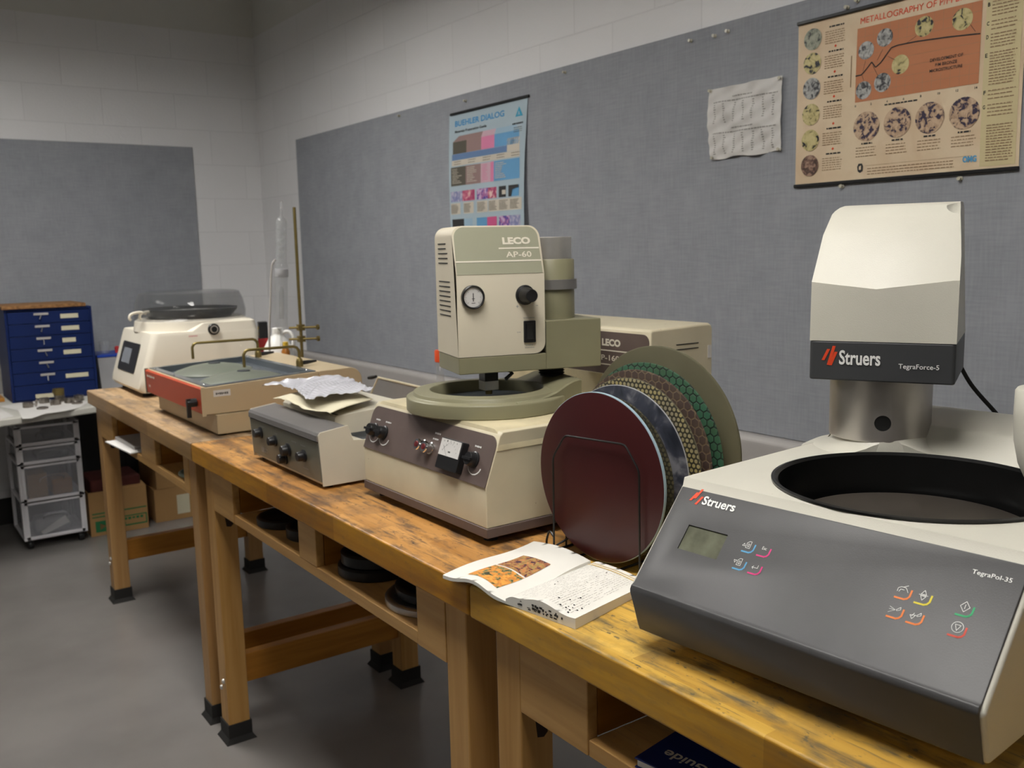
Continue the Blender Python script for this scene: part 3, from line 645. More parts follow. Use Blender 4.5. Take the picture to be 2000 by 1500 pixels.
MB().lathe([(0, -.012), (.0122, -.012), (.0122, .0)], (0, 0, 0), 32, M=HM @ Matrix.Translation((.0755*math.cos(ca), .0755*math.sin(ca), 1.189)) @ Matrix.Rotation(ca, 4, 'Z') @ Matrix.Rotation(PI/2, 4, 'Y')).build('socket', 'blackmatte', co)
MB().lathe([(.0026, 1.1505), (.0026, 1.158)], (.008, -.0725, 0), 12, M=HM).build('lock_pin', 'steel', co)
cb = [HM @ Vector(p) for p in ((.09, .105, 1.30), (.10, .13, 1.275), (.125, .150, 1.225), (.165, .165, 1.175))]
def bez(P, n=20):
    P = [Vector(p) for p in P]; out = []
    Q = [P[0]*2-P[1]]+P+[P[-1]*2-P[-2]]
    for i in range(1, len(Q)-2):
        for j in range(n):
            s = j/n; out.append(.5*((2*Q[i])+(-Q[i-1]+Q[i+1])*s+(2*Q[i-1]-5*Q[i]+4*Q[i+1]-Q[i+2])*s*s+(-Q[i-1]+3*Q[i]-3*Q[i+1]+Q[i+2])*s**3))
    return out+[P[-1]]
MB().tube(bez(cb, 8), .0035, 10).build('cable', 'rubber', t)

# ------------------------------------------------------------ cream polisher with gauge head
t = thing('polishing_machine', 'cream and olive polishing machine with gauge head and brown knob panel on the middle workbench', 'polishing machine', (-1.0, -4.148, ZT), 0)
V = inv(t)
Y0, Y1 = -4.398, -3.90
def B_(mb): return local(mb, V)
bd = B_(MB().prism([(x, Y0, z) for x, z in [(-1.285, .9525), (-1.285, 1.03), (-1.2505, 1.1235), (-1.243, 1.131), (-.80, 1.131), (-.80, .9525)]], (0, Y1-Y0, 0)))
bo = bd.build('body', 'beige', t, bevel=.002)
# rounded worn lid lying over the body
pr_ = [(Y0-.0015, 1.0975)]+[(Y0-.0015+.032-.032*math.cos(a), 1.0975+.0365*math.sin(a)) for a in [PI/2*i/8 for i in range(9)]]+[(Y1+.0015-.032+.032*math.sin(a), 1.0975+.0365*math.cos(a)) for a in [PI/2*i/8 for i in range(9)]]+[(Y1+.0015, 1.0975)]
ld = MB(); nl = len(pr_)
def lidx(z): return -1.285+(z-1.03)/(1.1235-1.03)*.0345
vs = [(lidx(z)+.002, y, z) for y, z in pr_]+[(-.80, y, z) for y, z in pr_]
fs = [(i, i+1, nl+i+1, nl+i) for i in range(nl-1)]+[tuple(range(nl)), tuple(range(2*nl-1, nl-1, -1))]
ld.add(vs, fs, 0, True); local(ld, V).build('lid', 'beige_top', t)
bb = B_(MB().box((-1.287, Y0-.003, .934), (-.80, Y1+.003, .9525))); bb2 = bb.build('base_trim', 'brown', t, bevel=.0015)
for (x, y) in ((-1.25, Y0+.04), (-1.25, Y1-.03), (-.86, Y0+.04), (-.86, Y1-.04)):
    B_(MB().lathe([(.014, ZT), (.014, .934)], (x, y, 0), 20)).build('foot', 'rubber', t)
A = Vector((-1.285, Y1, 1.03)); sd = Vector((.0345, 0, .0935)).normalized(); nn = Vector((-sd.z, 0, sd.x))
def pan(u, s, off=0): return V @ (A+Vector((0, -u, 0))+sd*s+nn*off)
pn = MB(); ol = rrect(.0015, .4965, .0, .0985, .022, corners=(0, 0, 1, 1))
pn.prism([pan(a, b, .0) for a, b in ol], nn*.0022); po = pn.build('control_panel', 'brown', t, bevel=.0006)
def knob(mb, u, s, r, h, off=.0022):
    Mk = Matrix.Translation(pan(u, s, off)) @ Vector((0, 0, 1)).rotation_difference(nn).to_matrix().to_4x4()
    mb.lathe([(r*1.12, 0), (r*1.12, .003), (r, .004), (r*.93, h-.002), (r*.85, h), (0, h)], (0, 0, 0), 24, 0, Mk)
    mb.box((-r*.18, -r*.95, h-.001), (r*.18, r*.95, h+.004), 0, Mk)
for u, s in ((.032, .043), (.078, .043), (.441, .045)):
    k = MB(); knob(k, u, s, .0145, .017); k.build('knob', 'black', po)
for u, s, c in ((.255, .0425, 0), (.284, .0415, 1)):
    k = MB(); Mk = Matrix.Translation(pan(u, s, .002)) @ Vector((0, 0, 1)).rotation_difference(nn).to_matrix().to_4x4()
    k.lathe([(.0125, 0), (.0125, .004), (.0105, .005), (.0105, .017), (.012, .0185), (.011, .021), (.007, .021)], (0, 0, 0), 28, 0, Mk)
    ko = k.build('indicator_lamp', 'chrome', po)
    MB().lathe([(.0068, .019), (.006, .0225), (0, .0235)], (0, 0, 0), 20, 0, Mk).build('lens', 'darkred', ko)
m = MB(); U0, U1, S0, S1 = .3345, .412, .0095, .0715
m.prism([pan(a, b, .0022) for a, b in rrect(U0, U1, S0, S1, .003)], nn*.0145); mo = m.build('meter', 'black', po, bevel=.001)
MB().prism([pan(a, b, .0168) for a, b in ((U0+.002, .0365), (U1-.004, .0365), (U1-.004, S1-.002), (U0+.002, S1-.002))], nn*.0012).build('meter_dial', 'paper_w', mo)
d = MB(); Bp = lambda x, y: pan(x, y, .0184)
stroke(d, [(.373-.028*math.cos(a), .030+.031*math.sin(a)) for a in [.5+.02*i*10*PI/3.0*.33 for i in range(11)] if a < 2.7], .0006, base=Bp)
for i in range(9):
    a = .55+i*.255; stroke(d, [(.373-.028*math.cos(a), .030+.031*math.sin(a)), (.373-.0305*math.cos(a), .030+.034*math.sin(a))], .0006, base=Bp)
stroke(d, [(.366, .038), (.348, .0565)], .0006, base=Bp)
for i, g in enumerate('01234'): d.text(g, pan(.347+i*.0115, .0645-.0003*abs(i-2)**2, .0185), (0, -1, 0), sd, .003, .0035, 0, .0002)
d.text('~amps', pan(.370, .044, .0185), (0, -1, 0), sd, .008, .003, 0, .0002)
d.build('scale_marks', 'ink', mo)
tx = MB()
def arcmark(u, s):
    tx.mark()
    for i in range(8):
        a0 = PI*1.12+i*.1*PI; a1 = a0+.1*PI; w0 = .0006+.0028*i/8; w1 = .0006+.0028*(i+1)/8
        q = [(u-(.0215+w0)*math.cos(a0), s+(.0185+w0)*math.sin(a0)), (u-(.0215+w1)*math.cos(a1), s+(.0185+w1)*math.sin(a1)), (u-.0215*math.cos(a1), s+.0185*math.sin(a1)), (u-.0215*math.cos(a0), s+.0185*math.sin(a0))]
        q = [(2*u-a, b) for a, b in q]
        tx.add([pan(a, b, .0028) for a, b in q], [(0, 1, 2, 3)])
for u, s in ((.037, .036), (.084, .036), (.447, .037)): arcmark(u, s)
for wd, u, s, ww in (('~power', .028, .066, .020), ('~water', .073, .066, .026), ('~filter', .283, .072, .022), ('~motor', .280, .060, .022), ('~select', .432, .069, .022)):
    tx.text(wd, pan(u, s, .0024), (0, -1, 0), sd, ww, .0042, 0, .0003)
tx.build('lettering', 'white', po)
# bowl ring with ramp up to the column block
BX, BY = -1.110, -4.150
r = MB().lathe([(.172, 1.1345), (.1735, 1.136), (.1735, 1.1605), (.1728, 1.1625), (.171, 1.1638), (.1600, 1.1660), (.1590, 1.1672), (.1580, 1.1728), (.1570, 1.1738), (.1260, 1.1760), (.1230, 1.1755), (.1215, 1.1735), (.1195, 1.145), (0, 1.145)], (BX, BY, 0), 96)
B_(r).build('bowl_ring', 'olive', t)
B_(MB().lathe([(0, 1.152), (.112, 1.152), (.114, 1.150), (.114, 1.1455)], (BX, BY, 0), 72)).build('platter', 'well', t)
a_ = Vector((math.cos(-.2775), math.sin(-.2775), 0)); b_ = Vector((-a_.y, a_.x, 0)); H0 = Vector((-1.2, -4.183, 0))
def hp(i, j, z): return V @ (H0+a_*i+b_*j+Vector((0, 0, z)))
# block: side profile along the arm direction
sec_ = [(.085, -.116, 1.166), (.13, -.098, 1.1675), (.165, -.080, 1.170), (.190, -.066, 1.1745), (.210, -.053, 1.181), (.228, -.042, 1.187), (.245, -.031, 1.1905), (.262, -.021, 1.1912), (.268, -.017, 1.1895)]
mb = MB(); vs = []
for i, j, z in sec_: vs += [hp(i, j, 1.1345), hp(i, j, z-.003), hp(i, j+.004, z), hp(i, .17, z), hp(i, .17, 1.1345)]
fs = [(k*5+q, k*5+(q+1) % 5, (k+1)*5+(q+1) % 5, (k+1)*5+q) for k in range(len(sec_)-1) for q in range(5)]+[(0, 1, 2, 3, 4), tuple((len(sec_)-1)*5+q for q in range(5))[::-1]]
mb.add(vs, fs, 0, True); bk_ = mb.build('column_block', 'olive', t)
bool_cut(bk_, [local(MB().lathe([(.1225, 1.10), (.1225, 1.25)], (BX, BY, 0), 96), V)])
# bellows, arm, column
CI, CJ = .238, .08
mb = MB(); Mc = Matrix.Translation(hp(CI, CJ, 0))
pf = []
for i in range(5): pf += [(.030, 1.2066+ZT*0+i*.0015)] if False else []
z = 1.2066-0
prf = [(.026, 1.2066)]+[q for i in range(3) for q in ((.034, 1.2078+i*.0022), (.027, 1.2089+i*.0022))]
Z0 = V @ Vector((0, 0, 0))
mb.lathe([(r_0, zz) for r_0, zz in [(.026, 1.189), (.026, 1.1925), (.0295, 1.195), (.025, 1.1975), (.0295, 1.200), (.025, 1.2025), (.0295, 1.205), (.025, 1.2075), (.0295, 1.210), (.026, 1.214)]], (0, 0, 0), 32, 0, Mc); mb.build('bellows', 'rubber', t)
arm = MB(); arm.prism([hp(0, j, z) for j, z in ((0, 1.2135), (0, 1.2485), (.155, 1.2485), (.155, 1.2135))], a_*.1945)
arm.prism([hp(.1945, j, z) for j, z in ((0, 1.2135), (0, 1.3175), (.155, 1.3175), (.155, 1.2135))], a_*.128)
arm.build('arm', 'olive', t, bevel=.002)
MB().lathe([(.053, 1.3175), (.053, 1.4435), (.051, 1.446), (0, 1.446)], (0, 0, 0), 64, 0, Mc).build('column', 'olive', t)
MB().lathe([(.0535, 1.381), (.0585, 1.381), (.0585, 1.402), (.0535, 1.402)], (0, 0, 0), 64, 0, Mc).build('column_band', 'ctrl_top', t)
MB().lathe([(.047, 1.446), (.047, 1.449), (.0475, 1.449), (.0475, 1.492), (.046, 1.4935), (.042, 1.4935), (.042, 1.47), (0, 1.47)], (0, 0, 0), 64, 0, Mc).build('adjusting_sleeve', 'steel', t)
# head housing: rounded front frame, upper part leaning back
def hf(i, z):  # depth of the face at height z
    return 0 if z <= 1.418 else (z-1.418)/.099*.031
fr = rrect(-.0005, .1925, 1.2495, 1.5185, .024, 8, (0, 1, 1, 1))
hd = MB(); k = len(fr)
front = [hp(i, hf(i, z), z) for i, z in fr]; back = [hp(i, .158, z) for i, z in fr]
hd.add(front+back, [(i, (i+1) % k, k+(i+1) % k, k+i) for i in range(k)], 0, True)
lo = [i for i, p in enumerate(fr) if p[1] <= 1.419]; 
# front faces split at the kink
fz = [p for p in fr]
kL, kR = (-.0005, 1.418), (.1925, 1.418)
low = [p for p in fz if p[1] < 1.418]; up = [p for p in fz if p[1] > 1.418]
low = [kL]+low+[kR]; 
hd.add([hp(i, 0, z) for i, z in low], [tuple(range(len(low)))]); up2 = [kR]+up+[kL]
hd.add([hp(i, hf(i, z), z) for i, z in up2], [tuple(range(len(up2)))]); hd.add(back, [tuple(range(k))[::-1]])
he = hd.build('head_housing', 'cream', t)
v = MB()
for z in [1.4832, 1.4731, 1.463, 1.4529, 1.4428]+[1.4038-.01015*i for i in range(8)]:
    j0 = .072 if z > 1.43 else .047; j1 = .131
    v.box((-.0014, j0 if z > 1.47 else j0-.012*(z > 1.43), z-.0011), (-.0006, j1, z+.0011), 0, Matrix.Translation(hp(0, 0, 0)) @ Matrix.Rotation(-.2775, 4, 'Z'))
v.build('vent_slots', 'blackmatte', he)
# sage upper panel
sg = [(.0015, 1.4185)]+[p for p in [(.189, 1.4185)]]+[(a, b) for a, b in arc(.166, 1.4935, .022, 0, PI/2, 8)]+[(a, b) for a, b in arc(.0255, 1.4935, .022, PI/2, PI, 8)]
up_n = Vector((0, -.099, .031)).normalized(); 
def hq(i, z, off=0):
    p = hp(i, hf(i, z), z); return p-b_*off if z <= 1.418 else p-(b_*.954-Vector((0, 0, .3)))*off
mb = MB(); mb.add([hq(i, max(z, 1.4186), .0008) for i, z in sg]+[hq(i, max(z, 1.4186), .0001) for i, z in sg], [tuple(range(len(sg)))]+[(i, (i+1) % len(sg), len(sg)+(i+1) % len(sg), len(sg)+i) for i in range(len(sg))])
mb.build('name_plate', 'olive_g', he)
lt = MB(); e_ = Vector((0, 0, 1))*.954+b_*.3
def line(i0, i1, z, h): lt.mark().add([hq(i0, z-h/2, .0014), hq(i1, z-h/2, .0014), hq(i1, z+h/2, .0014), hq(i0, z+h/2, .0014)], [(0, 1, 2, 3)])
line(.0015, .189, 1.4448, .003); line(.0975, .187, 1.4708, .0028)
lt.text('LECO', hq(.1075, 1.4787, .0012), a_, e_, .062, .0155, 0, .0004, .05)
lt.text('AP-60', hq(.112, 1.452, .0012), a_, e_, .0565, .0125, 0, .0004, .012)
lt.build('lettering', 'offwhite', he)
def onface(i, z, h=0): return Matrix.Translation(hp(i, -h, z)) @ Vector((0, 0, 1)).rotation_difference(-b_).to_matrix().to_4x4()
g = MB().lathe([(.0245, 0), (.0245, .009), (.0225, .0105), (.0205, .0095), (.0205, .006)], (0, 0, 0), 48, 0, onface(.0325, 1.3732)); go = g.build('gauge', 'black', he)
MB().lathe([(.0205, .0062), (.0203, .0070), (0, .0070)], (0, 0, 0), 40, 0, onface(.0325, 1.3732)).build('gauge_dial', 'paper_w', go)
d = MB(); gb = lambda x, y: hp(.0325+x, -.0076, 1.3732+y)
for i in range(25):
    a = PI*1.25-i*PI*1.5/24; r0 = .0145 if i % 4 == 0 else .0165; stroke(d, [(r0*math.cos(a), r0*math.sin(a)), (.0185*math.cos(a), .0185*math.sin(a))], .0005, base=gb)
stroke(d, [(0, -.008), (0, .008)], .0018, base=gb); stroke(d, [(-.004, -.012), (.004, -.012)], .001, base=gb); stroke(d, [(-.003, -.003), (.003, -.003)], .0012, base=gb)
d.build('dial_marks', 'ink', go)
kn = MB().lathe([(.021, 0), (.021, .003), (.0165, .005), (.0165, .014), (.0140, .018), (.0135, .040), (.0122, .0415), (.0, .0405)], (0, 0, 0), 36, 0, onface(.148, 1.3735)); kn.build('pressure_knob', 'black', he)
sw = MB(); sw.prism([hp(i, 0, z) for i, z in rrect(.1435, .1695, 1.2735, 1.3195, .002)], -b_*.004); swo = sw.build('rocker_switch', 'black', he)
mb = MB(); mb.prism([hp(.1485, -.004, 1.280), hp(.1485, -.0065, 1.280), hp(.1485, -.0045, 1.297), hp(.1485, -.0085, 1.314), hp(.1485, -.004, 1.314)], a_*.016); mb.build('rocker', 'blackmatte', swo, bevel=.001)
lt = MB()
lt.text('~automatic', hp(.1435, -.0005, 1.3245), a_, (0, 0, 1), .0255, .0022, 0, .0002); lt.text('~manual', hp(.148, -.0005, 1.2665), a_, (0, 0, 1), .0165, .0022, 0, .0002); lt.text('~operation', hp(.146, -.0005, 1.2615), a_, (0, 0, 1), .021, .0022, 0, .0002)
lt.text('~off', hp(.129, -.0005, 1.295), a_, (0, 0, 1), .008, .0022, 0, .0002); lt.text('+', hp(.1275, -.0005, 1.3475), a_, (0, 0, 1), .006, .006, 0, .0002, .02); lt.text('-', hp(.172, -.0005, 1.35), a_, (0, 0, 1), .005, .0012, 0, .0002)
lt.build('small_print', 'inkgrey', he)
# specimen holder under the arm
mb = MB(); q = hp(.088, .075, 0); Mq = Matrix.Translation(q) @ Matrix.Rotation(-.2775+.12, 4, 'Z')
mb.lathe([(.030, 1.2135), (.028, 1.208), (.015, 1.206), (.015, 1.2135)], (0, 0, 0), 32, 0, Mq); mb.box((-.016, -.016, 1.187), (.016, .016, 1.207), 0, Mq); mb.build('holder_socket', 'black', t, bevel=.001)
MB().box((-.0165, -.0165, 1.168), (.0165, .0165, 1.188), 0, Mq).build('holder_block', 'steel', t, bevel=.001)
MB().lathe([(.0085, 1.168), (.0075, 1.158), (0, 1.157)], (0, 0, 0), 16, 0, Mq).build('specimen', 'brass', t)
MB().tube([hp(.118, .03, 1.2135), hp(.125, .025, 1.207), hp(.108, .02, 1.196)], .004, 8).build('coolant_nozzle', 'black', t)
# tall rear cabinet of the same machine
XF, XB, YC0, YC1 = -.82, -.625, -4.352, -3.83
cbn = MB().prism([(x, YC0, z) for x, z in [(XF, 1.1315), (XF, 1.285), (XF+.004, 1.291), (XB-.012, 1.295), (XB-.003, 1.291), (XB, 1.282), (XB, .95), (-.70, .95), (-.70, .925), (-.795, .925), (-.795, 1.1315)]], (0, YC1-YC0, 0))
cbo = B_(cbn).build('rear_cabinet', 'beige', t, bevel=.006, seg=3)
def vf(y, z, off=0): return V @ Vector((XF-off, y, z))
ol = [(YC1-.01, 1.183), (YC0+.020, 1.183)]+arc(YC0+.022, 1.262, .018, PI, PI/2, 6)[0:0]+[(YC0+.008, 1.240)]+[(YC0+.003+.018-.018*math.cos(a), 1.262+.018*math.sin(a)) for a in [PI/2*i/6 for i in range(7)]]+[(YC1-.01, 1.280)]
mb = MB(); mb.prism([vf(y, z) for y, z in ol], Vector((-.0016, 0, 0))); mb.build('cabinet_panel', 'brown', cbo)
lt = MB(); 
for z in (1.2375, 1.2055): lt.mark().add([vf(-3.85, z-.0013, .0022), vf(YC0+.014, z-.0013, .0022), vf(YC0+.014, z+.0013, .0022), vf(-3.85, z+.0013, .0022)], [(0, 1, 2, 3)])
lt.text('LECO', vf(-4.197, 1.2475, .0018), (0, -1, 0), (0, 0, 1), .062, .0165, 0, .0004, .05)
lt.text('VP-160', vf(-4.176, 1.2145, .0018), (0, -1, 0), (0, 0, 1), .079, .0125, 0, .0004, .012)
lt.build('lettering', 'offwhite', cbo)
mb = MB()
for z in (1.253, 1.242): mb.box((-.742, YC0-.0008, z-.001), (-.672, YC0+.001, z+.001))
B_(mb).build('vent_slots', 'blackmatte', cbo)
B_(MB().box((-.642, YC0-.0008, 1.216), (-.630, YC0, 1.245))).build('sticker', 'paper_w', cbo)
mb = MB().box((XF-.0015, -4.125, 1.09), (XF+.006, -4.095, 1.182)); B_(mb).build('hinge_plate', 'beige_top', cbo)
B_(MB().lathe([(.004, -.003), (.004, 0), (0, .001)][::-1], (XF-.0015, -4.11, 1.136), 12, axis='x')).build('screw', 'brass', cbo)
B_(MB().box((-.83, -4.35, 1.1315), (-.80, -3.84, 1.184))).build('back_splash', 'beige_top', cbo)

# ------------------------------------------------------------ control box between the polisher and the grinder
t = thing('control_box', 'low off-white control box with grey-green knob panel, between grinder and cream polisher', 'control box', (-1.2, -3.57, ZT), 0)
V = inv(t); Y0, Y1 = -3.80, -3.345
pf = [(-1.345, .925), (-1.352, 1.047), (-1.347, 1.055), (-1.275, 1.064), (-1.262, 1.027), (-1.215, 1.022), (-1.10, 1.022), (-1.05, 1.03), (-1.05, .925)]
b = MB()
for ya, yb in ((Y0, Y0+.004), (Y1-.004, Y1)): b.prism([(x, ya, z) for x, z in pf], (0, yb-ya, 0))
b.prism([(x, Y0+.0045, z) for x, z in [(-1.339, .9255), (-1.346, 1.044), (-1.342, 1.050), (-1.276, 1.058), (-1.262, 1.024), (-1.0505, 1.02), (-1.0505, .9255)]], (0, Y1-Y0-.009, 0))
B_(b).build('case', 'ctrl_w', t, bevel=.001)
B_(MB().prism([(x, Y0+.005, z) for x, z in [(-1.3465, .935), (-1.3515, 1.030), (-1.3485, 1.031), (-1.3435, .935)]], (0, Y1-Y0-.01, 0))).build('front_panel', 'ctrl_g', t)
cpo = [o for o in t.children if o.name.startswith('front_panel')] or [bpy.data.objects['front_panel']]
cpo = bpy.data.objects['front_panel']
B_(MB().prism([(x, Y0+.004, z) for x, z in [(-1.355, 1.034), (-1.3545, 1.047), (-1.350, 1.0535), (-1.277, 1.062), (-1.275, 1.0605), (-1.347, 1.050), (-1.351, 1.034)]], (0, Y1-Y0-.008, 0))).build('metal_hood', 'ctrl_top', t)
def fp(u, z, off=0): x = -1.3465-(z-.935)/(.095)*.005-off; return V @ Vector((x, Y1-u, z))
for u, z, r in ((.078, 1.0, .013), (.178, .9935, .0125), (.262, .983, .0145), (.235, .957, .0135), (.362, .985, .013)):
    k = MB(); k.lathe([(0, -.020), (r*.8, -.020), (r*.9, -.017), (r*.95, -.006), (r*1.2, -.004), (r*1.2, -.0005)], tuple(fp(u, z)), 24, axis='x'); k.build('knob', 'black', cpo)
tx = MB(); tx.text('LECO', fp(.07, .9475, .0006), (0, -1, 0), (0, 0, 1), .045, .013, 0, .0003, .05)
for u, z, ww in ((.09, 1.0165, .03), (.19, 1.012, .02), (.30, 1.009, .03), (.355, 1.008, .03), (.19, .945, .05), (.36, .952, .03)):
    tx.text('~speed' if ww < .025 else '~control', fp(u-.01, z, .0006), (0, -1, 0), (0, 0, 1), ww, .0035, 0, .0003)
tx.build('lettering', 'inkgrey', cpo)
l = MB(); l.prism([(x, Y0+.10, z) for x, z in [(-1.262, 1.0225), (-1.262, 1.066), (-1.255, 1.071), (-1.055, 1.082), (-1.05, 1.0225)]], (0, Y1-Y0-.12, 0))
lo = B_(l).build('lid', 'ctrl_w', t, bevel=.002)
s_ = MB()
for i in range(22): s_.box((-1.2545+.0, Y0+.108+i*.0145, 1.0712), (-1.2485, Y0+.116+i*.0145, 1.0722))
B_(s_).build('slots', 'blackmatte', lo)
for x in (-1.32, -1.07):
    for y in (Y0+.03, Y1-.03): B_(MB().lathe([(.012, ZT), (.011, .9255)], (x, y, 0), 16)).build('foot', 'rubber', t)
B_(MB().box((-1.258, Y0+.006, 1.0203), (-1.06, Y0+.0985, 1.0235))).build('recess_shade', 'stuff_dark', t)  # dark strip laid over the pale recess floor, standing in for its shade
# card and crumpled bag lying on it
random.seed(3)
c = MB(); P4 = [(-1.302, -3.40), (-1.290, -3.735), (-1.135, -3.66), (-1.15, -3.40)]
def crd(u, v):
    a = Vector(P4[0]).lerp(Vector(P4[1]), u); b_2 = Vector(P4[3]).lerp(Vector(P4[2]), u); p = a.lerp(b_2, v)
    e = .010*math.sin(u*9+v*2)*(1-v)*(.5+.5*math.sin(u*23)) if v < .3 else 0
    return (p.x+e, p.y, 1.0845+.012*v+.004*math.sin(u*7+v*3)+.004*(u*u)*(1-v)*0-.006*max(0, u-.8)*(1-v))
c.grid(crd, 30, 10); o = c.build('torn_card', 'card', solid=.001); tag(o, 'torn cream cardboard lying on the control box under the plastic bag', 'card')
g = MB()
def bag(u, v):
    x = -1.275+.17*v+.02*math.sin(u*5); y = -3.30-.34*u+.02*math.sin(v*6)
    x -= .02*math.exp(-((u-.03)/.1)**2)
    z = 1.107+.010*v+.0035*math.sin(u*15+v*9)*math.sin(v*11+u*5)+.010*math.sin(PI*v)*math.sin(PI*u)+.0016*math.sin(u*47+v*31)+.0012*math.sin(u*83-v*57)
    if u < .10: z -= .004*(1-u/.10)
    return (x, y, z+.004)
g.grid(bag, 90, 46); o = g.build('plastic_bag', 'foil', solid=.0006); tag(o, 'crumpled clear plastic bag on top of the control box', 'bag')

# leaning brown-grey panel behind it
t = thing('splash_panel', 'upright brown-grey metal panel with cream rim standing behind the control box', 'panel', (-.765, -3.12, ZT), 0); V = inv(t)
q = [(-.80, -2.905), (-.76, -2.955)]
mb = MB(); mb.prism([(-.79, -2.90, ZT), (-.79, -3.32, ZT), (-.755, -3.285, 1.040), (-.755, -2.96, 1.043)], (.012, .0, 0)); B_(mb).build('face', 'ctrl_top', t, bevel=.001)
mb = MB().tube([(-.790, -2.899, ZT+.004), (-.755, -2.957, 1.044), (-.755, -3.285, 1.041)], .004, 8); B_(mb).build('rim', 'beige', t)
mb = MB().tube([(-.752, -2.935, 1.045), (-.748, -2.895, 1.037), (-.745, -2.865, 1.033)], [.005, .007, .006], 10); B_(mb).build('handle', 'black', t)

# ------------------------------------------------------------ red-fronted two-wheel grinder
t = thing('wet_grinder', 'tan wet grinder with orange-red front panel and two wheels in a blue-grey tray', 'grinding machine', (-1.07, -2.63, ZT), 0); V = inv(t)
Y0, Y1 = -2.965, -2.315
B_(MB().box((-1.322, Y0-.008, .922), (-.85, Y1-.005, .985))).build('base', 'grinder_side', t, bevel=.004)
u_ = MB(); u_.prism([(x, Y0+.0, z) for x, z in [(-1.352, .986), (-1.352, 1.071), (-.975, 1.0875), (-.975, 1.03), (-.975, .986)]], (0, Y1-Y0, 0))
uo = B_(u_).build('upper_case', 'grinder', t, bevel=.003)
# tray opening
cut = B_(MB().prism([(x, Y0+.022, z) for x, z in [(-1.332, 1.052), (-1.332, 1.10), (-.99, 1.12), (-.99, 1.04)]], (0, Y1-Y0-.044, 0))); bool_cut(uo, [cut])
tr = MB(); 
def rimz(x): return 1.071+(x+1.352)/.377*.0165
def quadring(mb, x0, y0, x1, y1, w_, dz, h):
    O = [(x0, y0), (x1, y0), (x1, y1), (x0, y1)]; I = [(x0+w_, y0+w_), (x1-w_, y0+w_), (x1-w_, y1-w_), (x0+w_, y1-w_)]
    vs = [(x, y, rimz(x)+dz) for x, y in O]+[(x, y, rimz(x)+dz) for x, y in I]+[(x, y, rimz(x)-h) for x, y in I]
    fs = [(i, (i+1) % 4, 4+(i+1) % 4, 4+i) for i in range(4)]+[(4+i, 4+(i+1) % 4, 8+(i+1) % 4, 8+i) for i in range(4)]+[(8, 9, 10, 11)]
    vs += [(x, y, rimz(x)+.0004) for x, y in O]; fs += [(i, (i+1) % 4, 12+(i+1) % 4, 12+i) for i in range(4)]
    return mb.add(vs, fs)
quadring(tr, -1.347, Y0+.004, -.985, Y1-.006, .022, .003, .018); to = B_(tr).build('tray', 'well', t)
for x, y in ((-1.337, Y0+.05), (-1.337, Y1-.05), (-1.337, -2.60), (-.997, Y0+.05), (-.997, Y1-.05)): B_(MB().lathe([(.004, 0), (.003, .002), (0, .0025)], (x, y, rimz(x)+.003), 12)).build('screw', 'chrome', to)
for y in (-2.49, -2.79): 
    B_(MB().lathe([(.142, 1.056), (.142, 1.060), (.132, 1.066), (.09, 1.080), (.045, 1.088), (.02, 1.0895), (0, 1.0895)], (-1.165, y, 0), 72)).build('wheel', 'wheel', t)
    B_(MB().lathe([(.022, 1.0885), (.020, 1.0925), (.006, 1.093), (0, 1.091)], (-1.165, y, 0), 24)).build('hub', 'stuff_dark', t)
rp = MB().prism([(x, Y0+.004, z) for x, z in [(-1.3525, .985), (-1.358, .988), (-1.3615, 1.066), (-1.3525, 1.070)]], (0, Y1-Y0-.006, 0)); ro = B_(rp).build('front_panel', 'redorange', t, bevel=.0015)
B_(MB().box((-1.362, Y0-.0, .983), (-1.350, Y0+.0035, 1.0725))).build('side_trim', 'grinder', t)
B_(MB().box((-1.362, Y1-.0015, .983), (-1.350, Y1+.003, 1.0725))).build('side_trim', 'ctrl_g', t)
k = MB().lathe([(0, -.030), (.012, -.030), (.0135, -.02), (.0135, -.001)], (-1.360, -2.905, 1.020), 20, axis='x'); k.box((-1.392, -2.914, .975), (-1.380, -2.904, 1.034)); B_(k).build('switch_handle', 'black', ro)
tx = MB(); tx.text('~ecomet', V @ Vector((-1.3619, -2.345, 1.045)), (0, -1, 0), (0, 0, 1), .10, .010, 0, .0006, .02); tx.text('~iii', V @ Vector((-1.3610, -2.36, 1.010)), (0, -1, 0), (0, 0, 1), .022, .010, 0, .0008, .02); tx.build('lettering', 'offwhite', ro)
B_(MB().box((-1.325, Y0-.0006, 1.040), (-1.272, Y0, 1.060))).build('inventory_sticker', 'paper_w', t)
tx = MB(); tx.text('~0483126', V @ Vector((-1.318, Y0-.0007, 1.045)), (1, 0, 0), (0, 0, 1), .040, .008, 0, .0003, .01); tx.build('sticker_print', 'ink', t)
rh = MB(); R0 = .045; arcp = [(-.82-R0+R0*math.cos(a), 1.090-R0+R0*math.sin(a)) for a in [PI/2*(1-i/8) for i in range(9)]]
rh.prism([(x, Y0, z) for x, z in [(-.974, .986), (-.974, 1.0880)]+arcp+[(-.82, .986)]], (0, Y1-Y0, 0)); B_(rh).build('motor_housing', 'grinder', t, bevel=.003)
